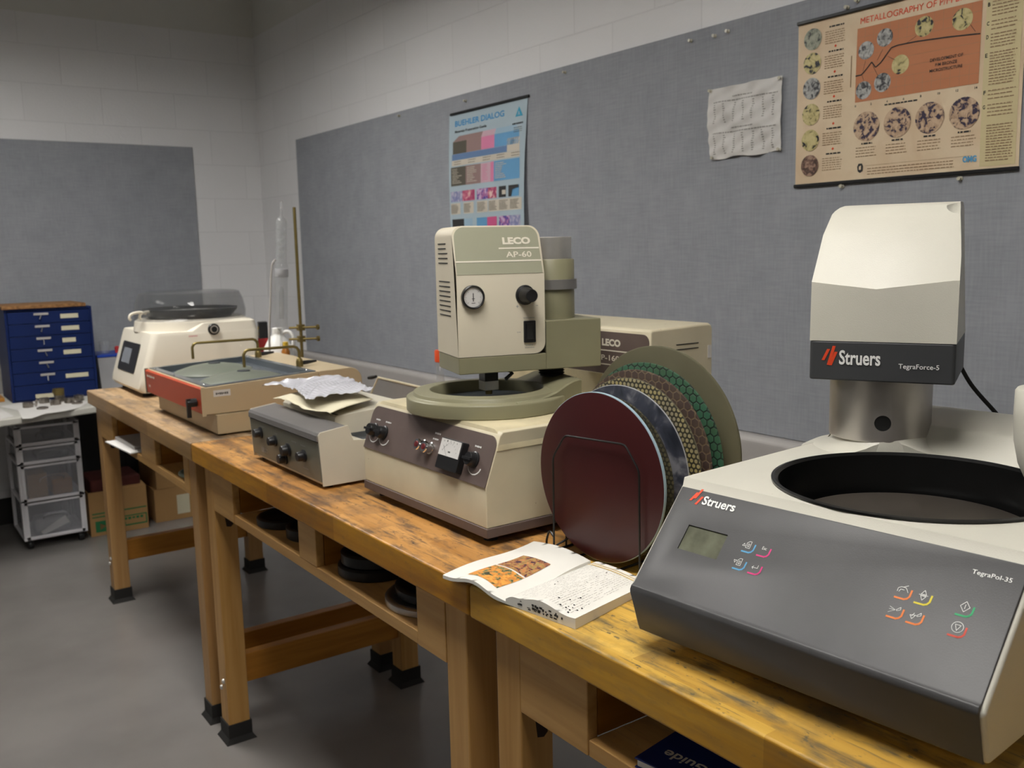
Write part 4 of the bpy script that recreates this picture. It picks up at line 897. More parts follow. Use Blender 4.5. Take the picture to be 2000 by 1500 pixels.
for (yb, xo, yo) in ((-2.41, -1.215, -2.41), (-2.80, -1.165, -2.80)):
    z1 = 1.158; pts = bez([(-.972, yb, 1.088), (-.972, yb, z1-.02)], 4)+[Vector(p) for p in [(-.974, yb, z1-.012), (-.980, yb, z1-.004), (-.990, yb, z1)]]+[Vector(p) for p in [(xo+.016, yo, z1+.001), (xo+.006, yo, z1-.003), (xo, yo, z1-.014), (xo, yo, z1-.055)]]
    fo = B_(MB().tube(pts, .005, 10)).build('water_tap', 'brass', t)
    B_(MB().lathe([(.012, 1.087), (.012, 1.105), (.009, 1.115), (.0055, 1.118)], (-.972, yb, 0), 20)).build('tap_base', 'brass', fo)
    B_(MB().tube([(-.960, yb, 1.100), (-.945, yb-.003, 1.101), (-.915, yb-.012, 1.104)], [.0075, .007, .0035], 10)).build('lever', 'black', fo)
for x in (-1.30, -.87):
    for y in (Y0+.02, Y1-.03): B_(MB().lathe([(.014, ZT), (.014, .9225)], (x, y, 0), 16)).build('foot', 'rubber', t)

# ------------------------------------------------------------ white automatic polisher with clear lid, far end
t = thing('polishing_machine', 'white rounded polisher with touch screen and clear lid at the far bench end', 'polishing machine', (-1.04, -1.745, ZT), 0); V = inv(t)
b = MB(); lo_ = rrect(-1.305, -.815, -1.985, -1.50, .03, 6); hi_ = rrect(-1.245, -.800, -1.985, -1.50, .03, 6)
levels = [(.935, [(x+.012*(x < -1.2), y) for x, y in lo_]), (.950, lo_), (.975, [(x+.004*(x < -1.2), y) for x, y in lo_]), (1.155, hi_), (1.168, [(-1.04+(x+1.04)*.975, -1.745+(y+1.745)*.975) for x, y in hi_]), (1.1695, [(-1.04+(x+1.04)*.93, -1.745+(y+1.745)*.94) for x, y in hi_])]
k = len(lo_); vs = [(x, y, z) for z, L_ in levels for x, y in L_]; fs = [(j*k+i, j*k+(i+1) % k, (j+1)*k+(i+1) % k, (j+1)*k+i) for j in range(len(levels)-1) for i in range(k)]+[tuple(range(k))[::-1], tuple((len(levels)-1)*k+i for i in range(k))]
b.add(vs, fs, 0, True); bo = B_(b).build('housing', 'offwhite', t)
# raised rear deck
b = MB(); d0 = rrect(-1.115, -.806, -1.982, -1.503, .028, 6); d1 = rrect(-1.055, -.811, -1.975, -1.51, .028, 6); d2 = rrect(-1.04, -.825, -1.96, -1.525, .028, 6)
levels = [(1.160, d0), (1.198, d1), (1.2065, d2)]; vs = [(x, y, z) for z, L_ in levels for x, y in L_]; fs = [(j*k+i, j*k+(i+1) % k, (j+1)*k+(i+1) % k, (j+1)*k+i) for j in range(2) for i in range(k)]+[tuple(range(k))[::-1], tuple(2*k+i for i in range(k))]
b.add(vs, fs, 0, True); B_(b).build('rear_deck', 'offwhite', t)
CX, CY = -1.015, -1.745
b = MB().lathe([(.232, 1.165), (.226, 1.204), (.214, 1.212), (0, 1.212)], (CX, CY, 0), 72); B_(b).build('bowl_seat', 'offwhite', t)
B_(MB().lathe([(.165, 1.211), (.190, 1.240), (.196, 1.252), (.188, 1.253), (.16, 1.235), (.0, 1.235)], (CX, CY, 0), 72)).build('splash_bowl', 'bowl_b', t)
B_(MB().lathe([(0, 1.240), (.150, 1.240), (.150, 1.236)], (CX, CY, 0), 64)).build('platter', 'steel', t)
l = MB().lathe([(.226, 1.208), (.228, 1.24), (.220, 1.285), (.205, 1.318), (.190, 1.324), (0, 1.326)], (CX, CY, 0), 72, cap=False); lo2 = B_(l).build('clear_lid', 'acrylic', t, solid=.003)
def sp(u, s, off=0):  # touch screen face
    return V @ Vector((-1.305+.004+(s-.975)/(1.155-.975)*.056-off, -1.50-u, s))
MB().prism([sp(a, b2, .0) for a, b2 in rrect(.090, .360, 1.003, 1.120, .012)], (sp(.1, 1.05, .003)-sp(.1, 1.05, 0))).build('touch_screen', 'black', t)
tso = bpy.data.objects['touch_screen']
MB().prism([sp(a, b2, .0032) for a, b2 in ((.13, 1.035), (.255, 1.035), (.255, 1.095), (.13, 1.095))], (sp(.1, 1.05, .0005)-sp(.1, 1.05, 0))).build('display_window', 'lcd_w', tso)
k = MB(); k.lathe([(.0205, -.009), (.0235, -.006), (.0235, 0)], (-.998, -1.9855, 1.172), 36, axis='y'); B_(k).build('stop_button', 'black', t)
bso = bpy.data.objects['stop_button']
B_(MB().lathe([(.0135, -.0105), (.0165, -.0100), (.0165, -.0085)], (-.998, -1.9855, 1.172), 32, axis='y')).build('button_ring', 'steel', bso)
B_(MB().lathe([(0, -.011), (.012, -.011), (.012, -.009)], (-.998, -1.9855, 1.172), 32, axis='y')).build('button_core', 'blackmatte', bso)
tx = MB(); tx.text('~forcipol', V @ Vector((-1.100, -1.9875, 1.146)), (1, 0, 0), (0, 0, 1), .036, .007, 0, .0004, .01); tx.build('lettering', 'pink_print', bo)
for dx, dy in ((0, 0), (.045, .02)):
    pts = bez([(x+dx, y+dy, z) for x, y, z in ((-1.215, -1.80, 1.240), (-1.235, -1.815, 1.247), (-1.262, -1.83, 1.247), (-1.282, -1.835, 1.240), (-1.287, -1.835, 1.226), (-1.282, -1.833, 1.218))], 5)
    B_(MB().tube(pts, .0055, 10)).build('water_spout', 'offwhite', t)
for x in (-1.26, -.85):
    for y in (-1.93, -1.60): B_(MB().lathe([(.022, ZT), (.020, .936)], (x, y, 0), 20)).build('foot', 'rubber', t)

# ------------------------------------------------------------ rack of discs
az = math.radians(85.635); n_ = Vector((math.sin(az), math.cos(az), 0)); e_ = Vector((math.cos(az), -math.sin(az), 0))  # axis, sideways (towards the camera side)
D0 = Vector((-1.1846, -4.5983, 0)); rzd = math.atan2(n_.y, n_.x)
wr = MB(); 
def rk(a, s, z): return D0+n_*a+e_*s+Vector((0, 0, z))
ap = [(-.105, .9195), (-.104, 1.095), (-.072, 1.139), (.073, 1.144), (.1045, 1.104), (.106, .9195)]
t = thing('disc_rack', 'thin black wire rack holding the round grinding discs upright on the bench', 'rack', tuple(D0+Vector((.08, 0, ZT))), 0); V = inv(t)
def loop(a, name, ap):
    P = []
    for i, (s, z) in enumerate(ap):
        if 0 < i < len(ap)-1:
            pa = Vector(ap[i-1]); pb = Vector((s, z)); pc = Vector(ap[i+1]); d1 = (pa-pb).normalized()*.008; d2 = (pc-pb).normalized()*.008
            P += [pb+d1, pb+(d1+d2)*.25, pb+d2]
        else: P.append(Vector((s, z)))
    return B_(MB().tube([rk(a, p[0], p[1]) for p in P], .0019, 8)).build(name, 'wire', t)
loop(-.0095, 'front_wire', ap)
for a in (.020, .052, .078, .100, .122, .150): loop(a, 'divider_wire', [(-.104, .9195), (-.10, 1.02), (-.06, 1.055), (.06, 1.055), (.10, 1.02), (.104, .9195)])
for s in (-.105, .106): B_(MB().tube([rk(-.0095, s, .9195), rk(.155, s, .9195)], .0022, 8)).build('base_wire', 'wire', t)
for s in (-.05, .05): B_(MB().tube([rk(-.0095, s, .9195), rk(.155, s, .9195)], .0022, 8)).build('base_wire', 'wire', t)
B_(MB().tube(bez([rk(-.0095, -.105, .945), rk(-.008, -.118, .952), rk(-.004, -.130, .935), rk(-.002, -.134, .9215)], 6), .0022, 8)).build('side_loop', 'wire', t)
B_(MB().tube([rk(-.0095, -.105, .926), rk(.03, -.085, .947)], .0019, 8)).build('side_loop', 'wire', t)
ZB = .9225
DL = 'grinding discs standing in the wire rack'
def disc(a, r, th, front, rim, label, name='grinding_disc', zb=ZB, back=None):
    c = D0+n_*a; o = thing(name, label, 'disc', (c.x, c.y, zb), rzd, DL)
    MB().lathe([(0, 0), (r-.003, 0), (r-.001, .0006), (r-.001, .0016)], (0, 0, r), 128, axis='x').build('face', front, o)
    m = MB().lathe([(r-.0012, .0012), (r, .0018), (r, th-.0008), (r-.001, th), (0, th)], (0, 0, r), 128, axis='x'); m.build('rim', rim, o)
    return o
d = disc(0, .150, .0075, 'maroon', 'ltblue', 'smooth maroon disc with light blue rim, frontmost in the wire rack')
d = disc(.028, .1455, .003, 'hex_dk', 'hex_dk', 'dark disc of small hexagons, just behind the maroon disc in the rack')
d = disc(.0577, .1531, .004, 'navyscuff', 'edge_white', 'scuffed dark navy disc with silver edge, third from the front in the rack')
d = disc(.0835, .1580, .003, 'hex_y', 'olivedisc', 'disc covered in small yellowish dots, between the navy and brown discs')
d = disc(.104, .1645, .003, 'hex_b', 'hex_b', 'brown disc of large hexagons, just in front of the green one')
d = disc(.127, .1698, .003, 'hex_g', 'hex_g', 'green disc of large hexagons in the wire rack')
d = disc(.155, .1836, .006, 'olivedisc', 'olivedisc', 'plain olive disc, largest and rearmost in the wire rack')

# ------------------------------------------------------------ posters and papers on the tack board
def wall_pt(u, z, off=0): return Vector((-.0132-off, -u, z))
class Sheet(MB):
    def rect(s, u0, z0, u1, z1, m, off=.0008, sk=0):
        nu = max(1, int((u1-u0)/.012)); nz = max(1, int(abs(z1-z0)/.012))
        return s.grid(lambda a, b: s.P(u0+(u1-u0)*a, z0+(z1-z0)*b, off), nu, nz, m, None, False)
    def poly(s, pts, m, off=.0012): return s.add([s.P(a, b, off) for a, b in pts], [tuple(range(len(pts)))], m)
    def circ(s, u, z, r, m, off=.0014, n=32): return s.poly([(u+r*math.cos(2*PI*i/n), z+r*math.sin(2*PI*i/n)) for i in range(n)], m, off)
    def line(s, pts, w, m, off=.0018):
        for p, q in zip(pts[:-1], pts[1:]):
            d = Vector((q[0]-p[0], q[1]-p[1])); d.normalize(); e = Vector((-d.y, d.x))*w/2
            s.add([s.P(p[0]+e.x, p[1]+e.y, off), s.P(q[0]+e.x, q[1]+e.y, off), s.P(q[0]-e.x, q[1]-e.y, off), s.P(p[0]-e.x, p[1]-e.y, off)], [(0, 1, 2, 3)], m)
    def lines(s, u0, z1, u1, z0, n, w, m, jag=.15, off=.0012):
        """a block of small unreadable print: short word strokes"""
        for i in range(n):
            z = z1-(z1-z0)*i/max(1, n-1); u = u0; end = u1-(u1-u0)*jag*random.random()
            while u < end:
                l = random.uniform(.004, .013); s.rect(u, z-w/2, min(u+l, end), z+w/2, m, off); u += l+.0022
    def txt(s, t, u, z, w, h, m, bold=0, off=.0012):
        k = len(s.v); s.text(t, (0, 0, 0), (1, 0, 0), (0, 1, 0), w, h, m, 0, bold)
        for i in range(k, len(s.v)): a, b, c = s.v[i]; s.v[i] = tuple(s.P(u+a, z+b, off))
M_['poster_bg'] = cell_mat('mottled_cream_paper', [(.35, (.66, .50, .33)), (.6, (.72, .58, .40))], 9, .55)
M_['poster_side'] = mat('pale_yellow_paper', (.62, .53, .30), .55, var=.05)
M_['poster_terra'] = mat('terracotta_print', (.52, .20, .09), .55, var=.04)
M_['mic_grey'] = cell_mat('grey_micrograph', [(.4, (.04, .04, .045)), (.5, (.28, .28, .27)), (.62, (.45, .45, .43))], 75, .5)
M_['mic_ygrey'] = cell_mat('olive_micrograph', [(.36, (.03, .03, .03)), (.46, (.22, .24, .18)), (.62, (.34, .34, .26))], 85, .5)
M_['mic_yel'] = cell_mat('yellow_micrograph', [(.40, (.012, .014, .02)), (.45, (.45, .38, .16)), (.6, (.60, .52, .25))], 55, .5)
M_['mic_tan'] = cell_mat('tan_micrograph', [(.42, (.03, .02, .05)), (.47, (.42, .28, .18)), (.62, (.58, .42, .28))], 70, .5)
M_['mic_red'] = cell_mat('reddish_micrograph', [(.42, (.07, .04, .03)), (.55, (.26, .15, .11)), (.62, (.38, .25, .18))], 80, .5)
t = thing('wall_poster', 'cream bronze metallography poster with terracotta graph and round micrographs, at the upper right', 'poster', (-.0132, -4.42, 1.62), 0); V = inv(t)
UL, UR = 4.098, 4.712
def pP(u, z, off=0):
    v_ = (z-1.627)/.437; f = math.sin(PI*max(0, min(1, v_)))
    edge = max(0, 1-(u-UL)/.16)
    return V @ Vector((-.0137-off-.012*f*edge*(1-.4*v_)-.003*f, -(u+.010*f*edge), z))
q = Sheet(); q.P = pP
q.grid(lambda a, b: pP(UL+(UR-UL)*a, 1.625+.437*b), 30, 20, 0)
GU = [(4.284, 2.0155), (4.611, 2.0155), (4.611, 1.829), (4.284, 1.829)]
q.rect(4.621, 1.637, 4.704, 2.045, 9)
q.rect(4.284, 1.829, 4.611, 2.014, 1)
for i in range(1, 14): u = 4.284+.327*i/14; q.line([(u, 1.829), (u, 2.014)], .0006, 3, .0012)
for i in range(1, 8): z = 1.829+.185*i/8; q.line([(4.284, z), (4.611, z)], .0006, 3, .0012)
q.line([(4.284, 1.896), (4.3006, 1.8963), (4.3134, 1.9072), (4.3296, 1.9238), (4.3412, 1.909), (4.3555, 1.9178), (4.3832, 1.9492), (4.4008, 1.9523), (4.4527, 1.9519), (4.5355, 1.9469), (4.610, 1.940)], .0030, 2, .0018)
for (u, z, r), m in zip([(4.312, 1.9557, .0225), (4.364, 1.9778, .0222), (4.469, 1.9837, .024), (4.565, 1.981, .025), (4.410, 1.9045, .0235), (4.362, 1.8684, .0235), (4.3085, 1.857, .0225)], [4, 4, 6, 6, 6, 4, 4]): q.circ(u, z, r, m); 
for a, b in (((4.312, 1.93), (4.305, 1.905)), ((4.36, 1.95), (4.345, 1.925)), ((4.45, 1.965), (4.425, 1.953)), ((4.585, 1.965), (4.598, 1.947)), ((4.395, 1.918), (4.375, 1.93)), ((4.35, 1.885), (4.333, 1.915)), ((4.309, 1.88), (4.303, 1.895))): q.line([a, b], .0009, 2, .0018)
for k, z in enumerate([2.0136, 1.950, 1.8836, 1.815, 1.7467, 1.6795]): q.circ(4.146, z, .0285, [5, 6, 4, 6, 6, 8][k], .0014)
for u, m in zip([4.3193, 4.4067, 4.4932, 4.580], [7, 7, 7, 7]): q.circ(u, 1.765, .0375, m)
q.txt('METALLOGRAPHY OF P/M BRONZE', 4.292, 2.024, .335, .0155, 10, .0)
for k, tx_ in enumerate(('DEVELOPMENT OF', 'P/M BRONZE', 'MICROSTRUCTURE')): q.txt(tx_, 4.489+(.014 if k == 1 else 0), 1.8965-.0125*k, .082-(.028 if k == 1 else 0), .0075, 2, .008, .002)
for g, z in zip('BCDEFG', [2.000, 1.958, 1.928, 1.887, 1.804, 1.7715]): q.txt(g, 4.624, z-.004, .0055, .009, 2, .03)
for z1, z0, n in ((2.005, 1.975, 5), (1.962, 1.945, 3), (1.933, 1.905, 5), (1.892, 1.822, 12), (1.808, 1.790, 3), (1.776, 1.752, 4), (1.730, 1.650, 14)): q.lines(4.635, z1, 4.699, z0, n, .0022, 3, off=.002)
for k, z in enumerate([2.036, 1.972, 1.906, 1.842, 1.772, 1.706]):
    q.lines(4.198, z, 4.245, z, 1, .004, 2, .05); q.lines(4.186, z-.012, 4.250, z-.042, 6, .002, 3)
    if k: q.poly([(4.215, z+.012), (4.219, z+.016), (4.223, z+.012), (4.219, z+.008)], 10)
for u in (4.32, 4.407, 4.493, 4.58): q.lines(u-.014, 1.722, u+.018, 1.722, 1, .004, 2, .05); q.lines(u-.03, 1.712, u+.032, 1.690, 4, .002, 3)
q.lines(4.325, 1.657, 4.56, 1.643, 3, .0022, 3, .02); q.line([(4.32, 1.665), (4.60, 1.665)], .0006, 3)
for k in range(8): q.txt(str(2*k), 4.284+k*.0455, 1.817, .004 if k < 5 else .0065, .0055, 2, .02)
q.lines(4.37, 1.812, 4.46, 1.812, 1, .0035, 2, .02); q.rect(4.268, 1.87, 4.271, 1.95, 3)
q.txt('OMG', 4.580, 1.650, .034, .015, 11, .05); q.poly([(4.297, 1.652), (4.304, 1.648), (4.311, 1.652), (4.313, 1.664), (4.309, 1.672), (4.299, 1.672), (4.295, 1.664)], 2); q.poly([(4.301, 1.656), (4.307, 1.656), (4.307, 1.667), (4.301, 1.664)], 0, .002)
po = q.build('poster_sheet', ['poster_bg', 'poster_terra', 'ink', 'inkbrown', 'mic_grey', 'mic_ygrey', 'mic_yel', 'mic_tan', 'mic_red', 'poster_side', 'red', 'pblue'], t, solid=0)
for nm, z in (('top_rail', 2.062), ('bottom_rail', 1.6265)):
    local(MB().box((-.0215, -UR-.002, z-.004), (-.0125, -UL+.001, z+.005)), V).build(nm, 'black', t, bevel=.002)

M_['bp_bg'] = mat('pale_blue_paper', (.40, .50, .56), .45, var=.03)
for k, c in dict(b_title=(.04, .30, .62), b_dark=(.10, .09, .07), b_brown=(.30, .20, .19), b_pink=(.68, .22, .38), b_pink2=(.60, .40, .47), b_blue=(.13, .34, .58), b_strip=(.13, .22, .40), b_cream=(.60, .55, .46), b_tri=(.03, .35, .55), b_pink3=(.60, .10, .25), b_lt=(.33, .48, .60)).items(): M_[k] = mat('print_'+k[2:]+'_ink', c, .5, var=.04)
M_['b_m1'] = cell_mat('violet_micrograph', [(.4, (.20, .22, .42)), (.55, (.35, .35, .50)), (.62, (.50, .45, .55))], 60)
M_['b_m2'] = cell_mat('crimson_micrograph', [(.4, (.35, .04, .12)), (.55, (.55, .14, .22)), (.64, (.75, .55, .50))], 45)
M_['b_m3'] = cell_mat('blue_pink_micrograph', [(.42, (.10, .08, .35)), (.50, (.40, .12, .30)), (.58, (.55, .40, .60))], 50)
t = thing('wall_poster', 'pale blue preparation guide poster curling off the board behind the gauge machine', 'poster', (-.0132, -2.56, 1.35), 0); V = inv(t)
def cp_(u, z, off=0):
    v_ = (z-1.35)/.70; a = (u-2.285)/.56
    return V @ Vector((-.0137-off-.016*math.sin(PI*min(1, max(0, a)))*(1-v_)-.05*(1-v_)**1.0*max(0, a-.5)-.012*math.sin(PI*v_)*(1-a), -u, z))
q = Sheet(); q.P = cp_
ZQ = 1.35
q.grid(lambda a, b: cp_(2.285+(.568-.02*math.sin(PI*b))*a, 1.36+.686*b), 24, 24, 0)
q.txt('BUEHLER DIALOG', 2.334, 1.993, .365, .024, 1, .018)
q.txt('Materials Preparation Guide', 2.334, 1.963, .24, .014, 2, .02)
q.poly([(2.774, 1.981), (2.823, 1.981), (2.7985, 2.018)], 10); q.txt('A', 2.79, 1.985, .016, .016, 0, .02, .0022)
q.lines(2.755, 1.955, 2.825, 1.955, 1, .006, 2, .02); q.lines(2.765, 1.94, 2.82, 1.925, 3, .0028, 3)
for (a, b), m in zip([((2.318, 2.426)), ((2.426, 2.537)), ((2.537, 2.632)), ((2.632, 2.80))], (3, 4, 5, 7)):
    q.rect(a, 1.879, b, 1.930, m); q.poly([(a+(0 if a > 2.35 else 0), 1.930), (b, 1.930), (b+(.012 if m < 7 else -.02), 1.952), (a+(.05 if a < 2.35 else .012), 1.952)], {3: 4, 4: 4, 5: 6, 7: 12}[m])
q.rect(2.312, 1.853, 2.72, 1.878, 8); q.rect(2.72, 1.853, 2.803, 1.905, 9); q.rect(2.31, 1.829, 2.805, 1.852, 9)
for a in (2.33, 2.44, 2.55, 2.65, 2.75): q.lines(a, 1.846, a+.06, 1.836, 2, .0028, 3)
for a, b, m in ((2.302, 2.421, 3), (2.421, 2.535, 4), (2.535, 2.606, 6), (2.606, 2.630, 5), (2.630, 2.805, 7)):
    q.rect(a, 1.745, b, 1.824, m); q.lines(a+.012, 1.815, min(b-.012, a+.09), 1.757, 9, .003, 9 if m != 6 else 5, .5, .0022)
z1, z0 = 1.722, 1.678
for a, b, m in ((2.298, 2.394, 13), (2.394, 2.490, 14), (2.506, 2.586, 15), (2.586, 2.650, 14), (2.666, 2.716, 2), (2.734, 2.802, 7)): q.rect(a, z0, b, z1, m)
q.rect(2.690, 1.689, 2.716, 1.706, 9, .0022); q.poly([(2.734, 1.678), (2.734, 1.722), (2.80, 1.722), (2.80, 1.712), (2.76, 1.705), (2.752, 1.678)], 2, .0022)
for a in (2.30, 2.405, 2.51, 2.595, 2.67, 2.745): q.rect(a-.004, 1.625, a+.075, 1.672, 9); q.lines(a, 1.665, a+.062, 1.632, 7, .0022, 3, .3, .002)
for a, b, m in ((2.302, 2.402, 2), (2.402, 2.47, 12), (2.502, 2.58, 7), (2.58, 2.652, 11), (2.668, 2.742, 15), (2.742, 2.812, 13)): q.rect(a, 1.555, b, 1.604, m)
for a in (2.30, 2.405, 2.51, 2.595, 2.67, 2.745): q.lines(a, 1.54, a+.062, 1.45, 14, .0022, 3, .3, .002)
q.build('poster_sheet', ['bp_bg', 'b_title', 'ink', 'b_dark', 'b_brown', 'b_pink', 'b_pink2', 'b_blue', 'b_strip', 'b_cream', 'b_tri', 'b_pink3', 'b_lt', 'b_m1', 'b_m2', 'b_m3'], t)
local(MB().box((-.0215, -2.864, 2.043), (-.0125, -2.299, 2.053)), V).build('top_rail', 'black', t, bevel=.002)

q = Sheet()
def np_(u, z, off=0):
    a = (u-3.779)/.272; b = (z-1.728)/.207
    w_ = .004*math.sin(a*9+b*5)*math.sin(b*7-a*3)+.003*math.sin(a*21+b*13)+.0022*math.sin(b*31-a*17)
    return Vector((-.0190-off-w_*(1 if 0.02 < a < .98 else .3)-.004*math.sin(PI*min(1, max(0, b))), -u-.008*math.sin(PI*min(1, max(0, b)))*(a < .05)*-1, z))
q.P = np_
q.grid(lambda a, b: np_(3.779+.272*a+.012*(1-b)*(1-a), 1.728+.207*b-.003*math.sin(a*12)*(b < .02)), 34, 28, 0)
for zt in (1.893, 1.802):
    q.lines(3.87, zt+.011, 3.96, zt+.011, 1, .0032, 1, .4); q.lines(3.80, zt, 4.04, zt, 1, .0032, 1, .01)
    for c in range(7): q.lines(3.803+c*.036, zt-.008, 3.812+c*.036, zt-.060, 9, .0026, 1, .5)
o = q.build('pinned_notice', ['paper_w', 'inkgrey']); tag(o, 'crumpled white typed notice pinned between the two posters', 'notice')
PIN = [(3.698, 2.094), (3.796, 2.090), (3.847, 2.0935), (2.4174, 2.091), (3.0803, 2.100), (4.2512, 2.0745), (4.2812, 2.085), (4.2514, 1.6175), (4.577, 1.6135), (3.785, 1.931), (4.045, 1.9285), (3.797, 1.732), (4.0455, 1.734), (1.8475, 2.102)]
NOTE = ['first of three clear push pins in a row left of the cream poster', 'middle of three clear push pins in a row near the board top', 'last of three clear push pins, closest to the cream poster', 'small push pin just above the pale blue poster', 'lone push pin near the board top between the pale blue poster and the pin row', 'push pin on the top rail of the cream poster', 'push pin just above the top rail of the cream poster', 'left push pin under the bottom rail of the cream poster', 'right push pin under the bottom rail of the cream poster', 'white push pin at the upper left corner of the crumpled notice', 'brown push pin at the upper right corner of the crumpled notice', 'push pin at the lower left corner of the crumpled notice', 'push pin at the lower right corner of the crumpled notice', 'dark push pin near the board top left of the pale blue poster']
p0 = None
for i, ((u, z), nt_) in enumerate(zip(PIN, NOTE)):
    x0 = -.012 if i not in (9, 10, 11, 12) else -.0155
    if p0 is None:
        m = MB().lathe([(0, -.013), (.0045, -.013), (.005, -.0115), (.003, -.009), (.0028, -.005), (.0055, -.003), (.0055, -.001)], (0, 0, 0), 16, axis='x'); m.lathe([(.0007, -.001), (.0003, .006)], (0, 0, 0), 6, axis='x'); p0 = m.build('push_pin', 'pin'); o = p0
    else: o = p0.copy(); COL.objects.link(o)
    o.location = (x0, -u, z); tag(o, nt_, 'push pin', 'push pins on the tack board')

# ------------------------------------------------------------ open catalogue lying across two benches
t = thing('open_catalogue', 'thick open catalogue with orange mineral photographs lying across the two nearest benches', 'book', (-1.31, -4.62, ZT), 0); V = inv(t)
M_['photo1'] = cell_mat('orange_grain_photo', [(.38, (.04, .05, .03)), (.45, (.30, .30, .12)), (.5, (.65, .22, .04)), (.62, (.85, .40, .08))], 85, .5)
M_['photo2'] = cell_mat('green_red_grain_photo', [(.38, (.08, .04, .06)), (.48, (.45, .15, .06)), (.54, (.35, .30, .10)), (.64, (.62, .22, .08))], 110, .5)
lc = [Vector((-1.440, -4.492)), Vector((-1.209, -4.442)), Vector((-1.2025, -4.598)), Vector((-1.420, -4.648))]  # outer far.. gutter
rc = [Vector((-1.2025, -4.598)), Vector((-1.2025, -4.745)), Vector((-1.398, -4.793)), Vector((-1.420, -4.648))]
def lpg(a, b, off=0):  # a: 0 outer .. 1 gutter ; b: 0 front .. 1 back
    f = lc[0].lerp(lc[3], a); k_ = lc[1].lerp(lc[2], a); p = f.lerp(k_, b)
    z = .0085+.003*math.sin(b*6+a*3)+.0045*math.sin(PI*a)-.003*(1-b)*(a > .6)*(a-.6)*5-.0025*math.sin(a*10)*(1-b)
    return V @ Vector((p.x, p.y, ZT+z+off))
def rpg(a, b, off=0):
    f = rc[3].lerp(rc[2], a); k_ = rc[0].lerp(rc[1], a); p = f.lerp(k_, b)
    z = .0185+.003*math.sin(PI*min(1, a*1.0))-.0035*math.sin(a*9)*(1-b)-.006*b
    if a < .15: z -= .010*(1-a/.15)**2
    return V @ Vector((p.x, p.y, ZT+z+off))
def block(fn, mb, drop):
    N = 16
    for side in range(4):
        P = [((i/N, 0), (1, i/N), (1-i/N, 1), (0, 1-i/N))[side] for i in range(N+1)]
        top = [fn(*p) for p in P]; bot = [Vector((q_.x, q_.y, max(.0004, q_.z-drop))) for q_ in top]
        mb.add(top+bot, [(i, i+1, N+1+i+1, N+1+i) for i in range(N)], 0, True)
m = MB(); m.grid(lpg, 20, 16); block(lpg, m, .006); lf = m.build('left_pages', 'paper', t)
m = MB(); m.grid(rpg, 20, 16); block(rpg, m, .05); rf = m.build('right_pages', 'paper', t)
for nm, mt, a0, a1, b0, b1 in (('photograph', 'photo1', .27, .74, .09, .385), ('photograph', 'photo2', .27, .74, .405, .70)):
    m = MB(); m.grid(lambda u, v: lpg(a0+(a1-a0)*u, b0+(b1-b0)*v, .0006), 8, 8); m.build(nm, mt, lf)
m = MB()
for i in range(22):
    a = .10+.80*i/22
    b = .06
    while b < .88:
        l = random.uniform(.01, .05)
        if random.random() < .75: m.add([rpg(a, b, .0006), rpg(a, b+l, .0006), rpg(a+.005, b+l, .0006), rpg(a+.005, b, .0006)], [(0, 1, 2, 3)])
        b += l+.012
m.build('print', 'inkpale', rf)
m = MB()
for k in range(26):
    a, b = random.uniform(.15, .95), random.uniform(.02, .9); 
    if k < 10: a, b = random.uniform(.7, .9), random.uniform(.08, .3)
    r_0 = random.uniform(.0015, .005); m.add([rpg(a+r_0*2.4*math.cos(x_), b+r_0*2*math.sin(x_), .0009) for x_ in [2*PI*i/7 for i in range(7)]], [tuple(range(7))])
m.build('stains', 'ink', rf)
m = MB()
for a in (.0,):
    m.grid(lambda u, v: rpg(.08+.9*u, .90+.012*v, .0008), 12, 1); m.grid(lambda u, v: rpg(.08+.9*u, .935+.008*v, .0008), 12, 1)
m.build('ochre_rule', 'ochre', rf)
m = MB()
for k in range(34):
    a = random.uniform(.18, .82); 
    top = rpg(a, 0); d_ = (rpg(min(1, a+.02), 0)-top); d_.z = 0; d_ = d_.normalized()*random.uniform(.002, .007); h_ = random.uniform(.001, .004); z_ = random.uniform(.004, .014); o_ = Vector((-.0006, 0, 0))
    p = Vector((top.x, top.y, z_))+o_; m.add([p, p+d_, p+d_+Vector((0, 0, h_)), p+Vector((0, 0, h_))], [(0, 1, 2, 3)])
m.build('edge_marks', 'ink', rf)

# ------------------------------------------------------------ things in the bench shelves
def zs(): return .757
t = thing('booklet', 'navy paperback guide lying in the shelf of the nearest bench', 'book', (-1.285, -5.01, zs()+.0003), math.radians(9))
m = MB().box((-.09, -.125, .001), (.09, .11, .012)); m.build('pages', 'paper', t, bevel=.001)
m = MB().box((-.093, -.128, .0122), (.093, .112, .0142)); m.box((-.093, -.128, 0), (.093, .112, .0009)); cv = m.build('cover', 'booklet', t)
tx = MB(); tx.text('Guide', (-.045, -.02+.04, .0143), (0, 1, 0), (-1, 0, 0), .07, .020, 0, .0003, .02); tx.build('lettering', 'offwhite', cv)
o = MB().box((-.06, -.05, 0), (.08, .05, .010)).build('booklet', 'darkred', loc=(-1.27, -5.20, .7575), bevel=.001); tag(o, 'dark red booklet beside the navy guide in the nearest bench shelf', 'book')
def shelf_disc(x, y, z, r, h, m, label, name='polishing_plate'):
    o = MB().lathe([(0, 0), (r-.002, 0), (r, .002), (r, h-.003), (r-.004, h), (r-.012, h), (r-.016, h-.003), (0, h-.003)], (0, 0, 0), 56).build(name, m, loc=(x, y, z)); return tag(o, label, 'plate', 'round plates in the bench shelves')
shelf_disc(-1.278, -4.205, .7578, .112, .016, 'alu', 'bright aluminium plate in the right shelf of the middle bench')
shelf_disc(-1.262, -4.205, .7745, .105, .020, 'black', 'black plate resting on the bright aluminium plate')
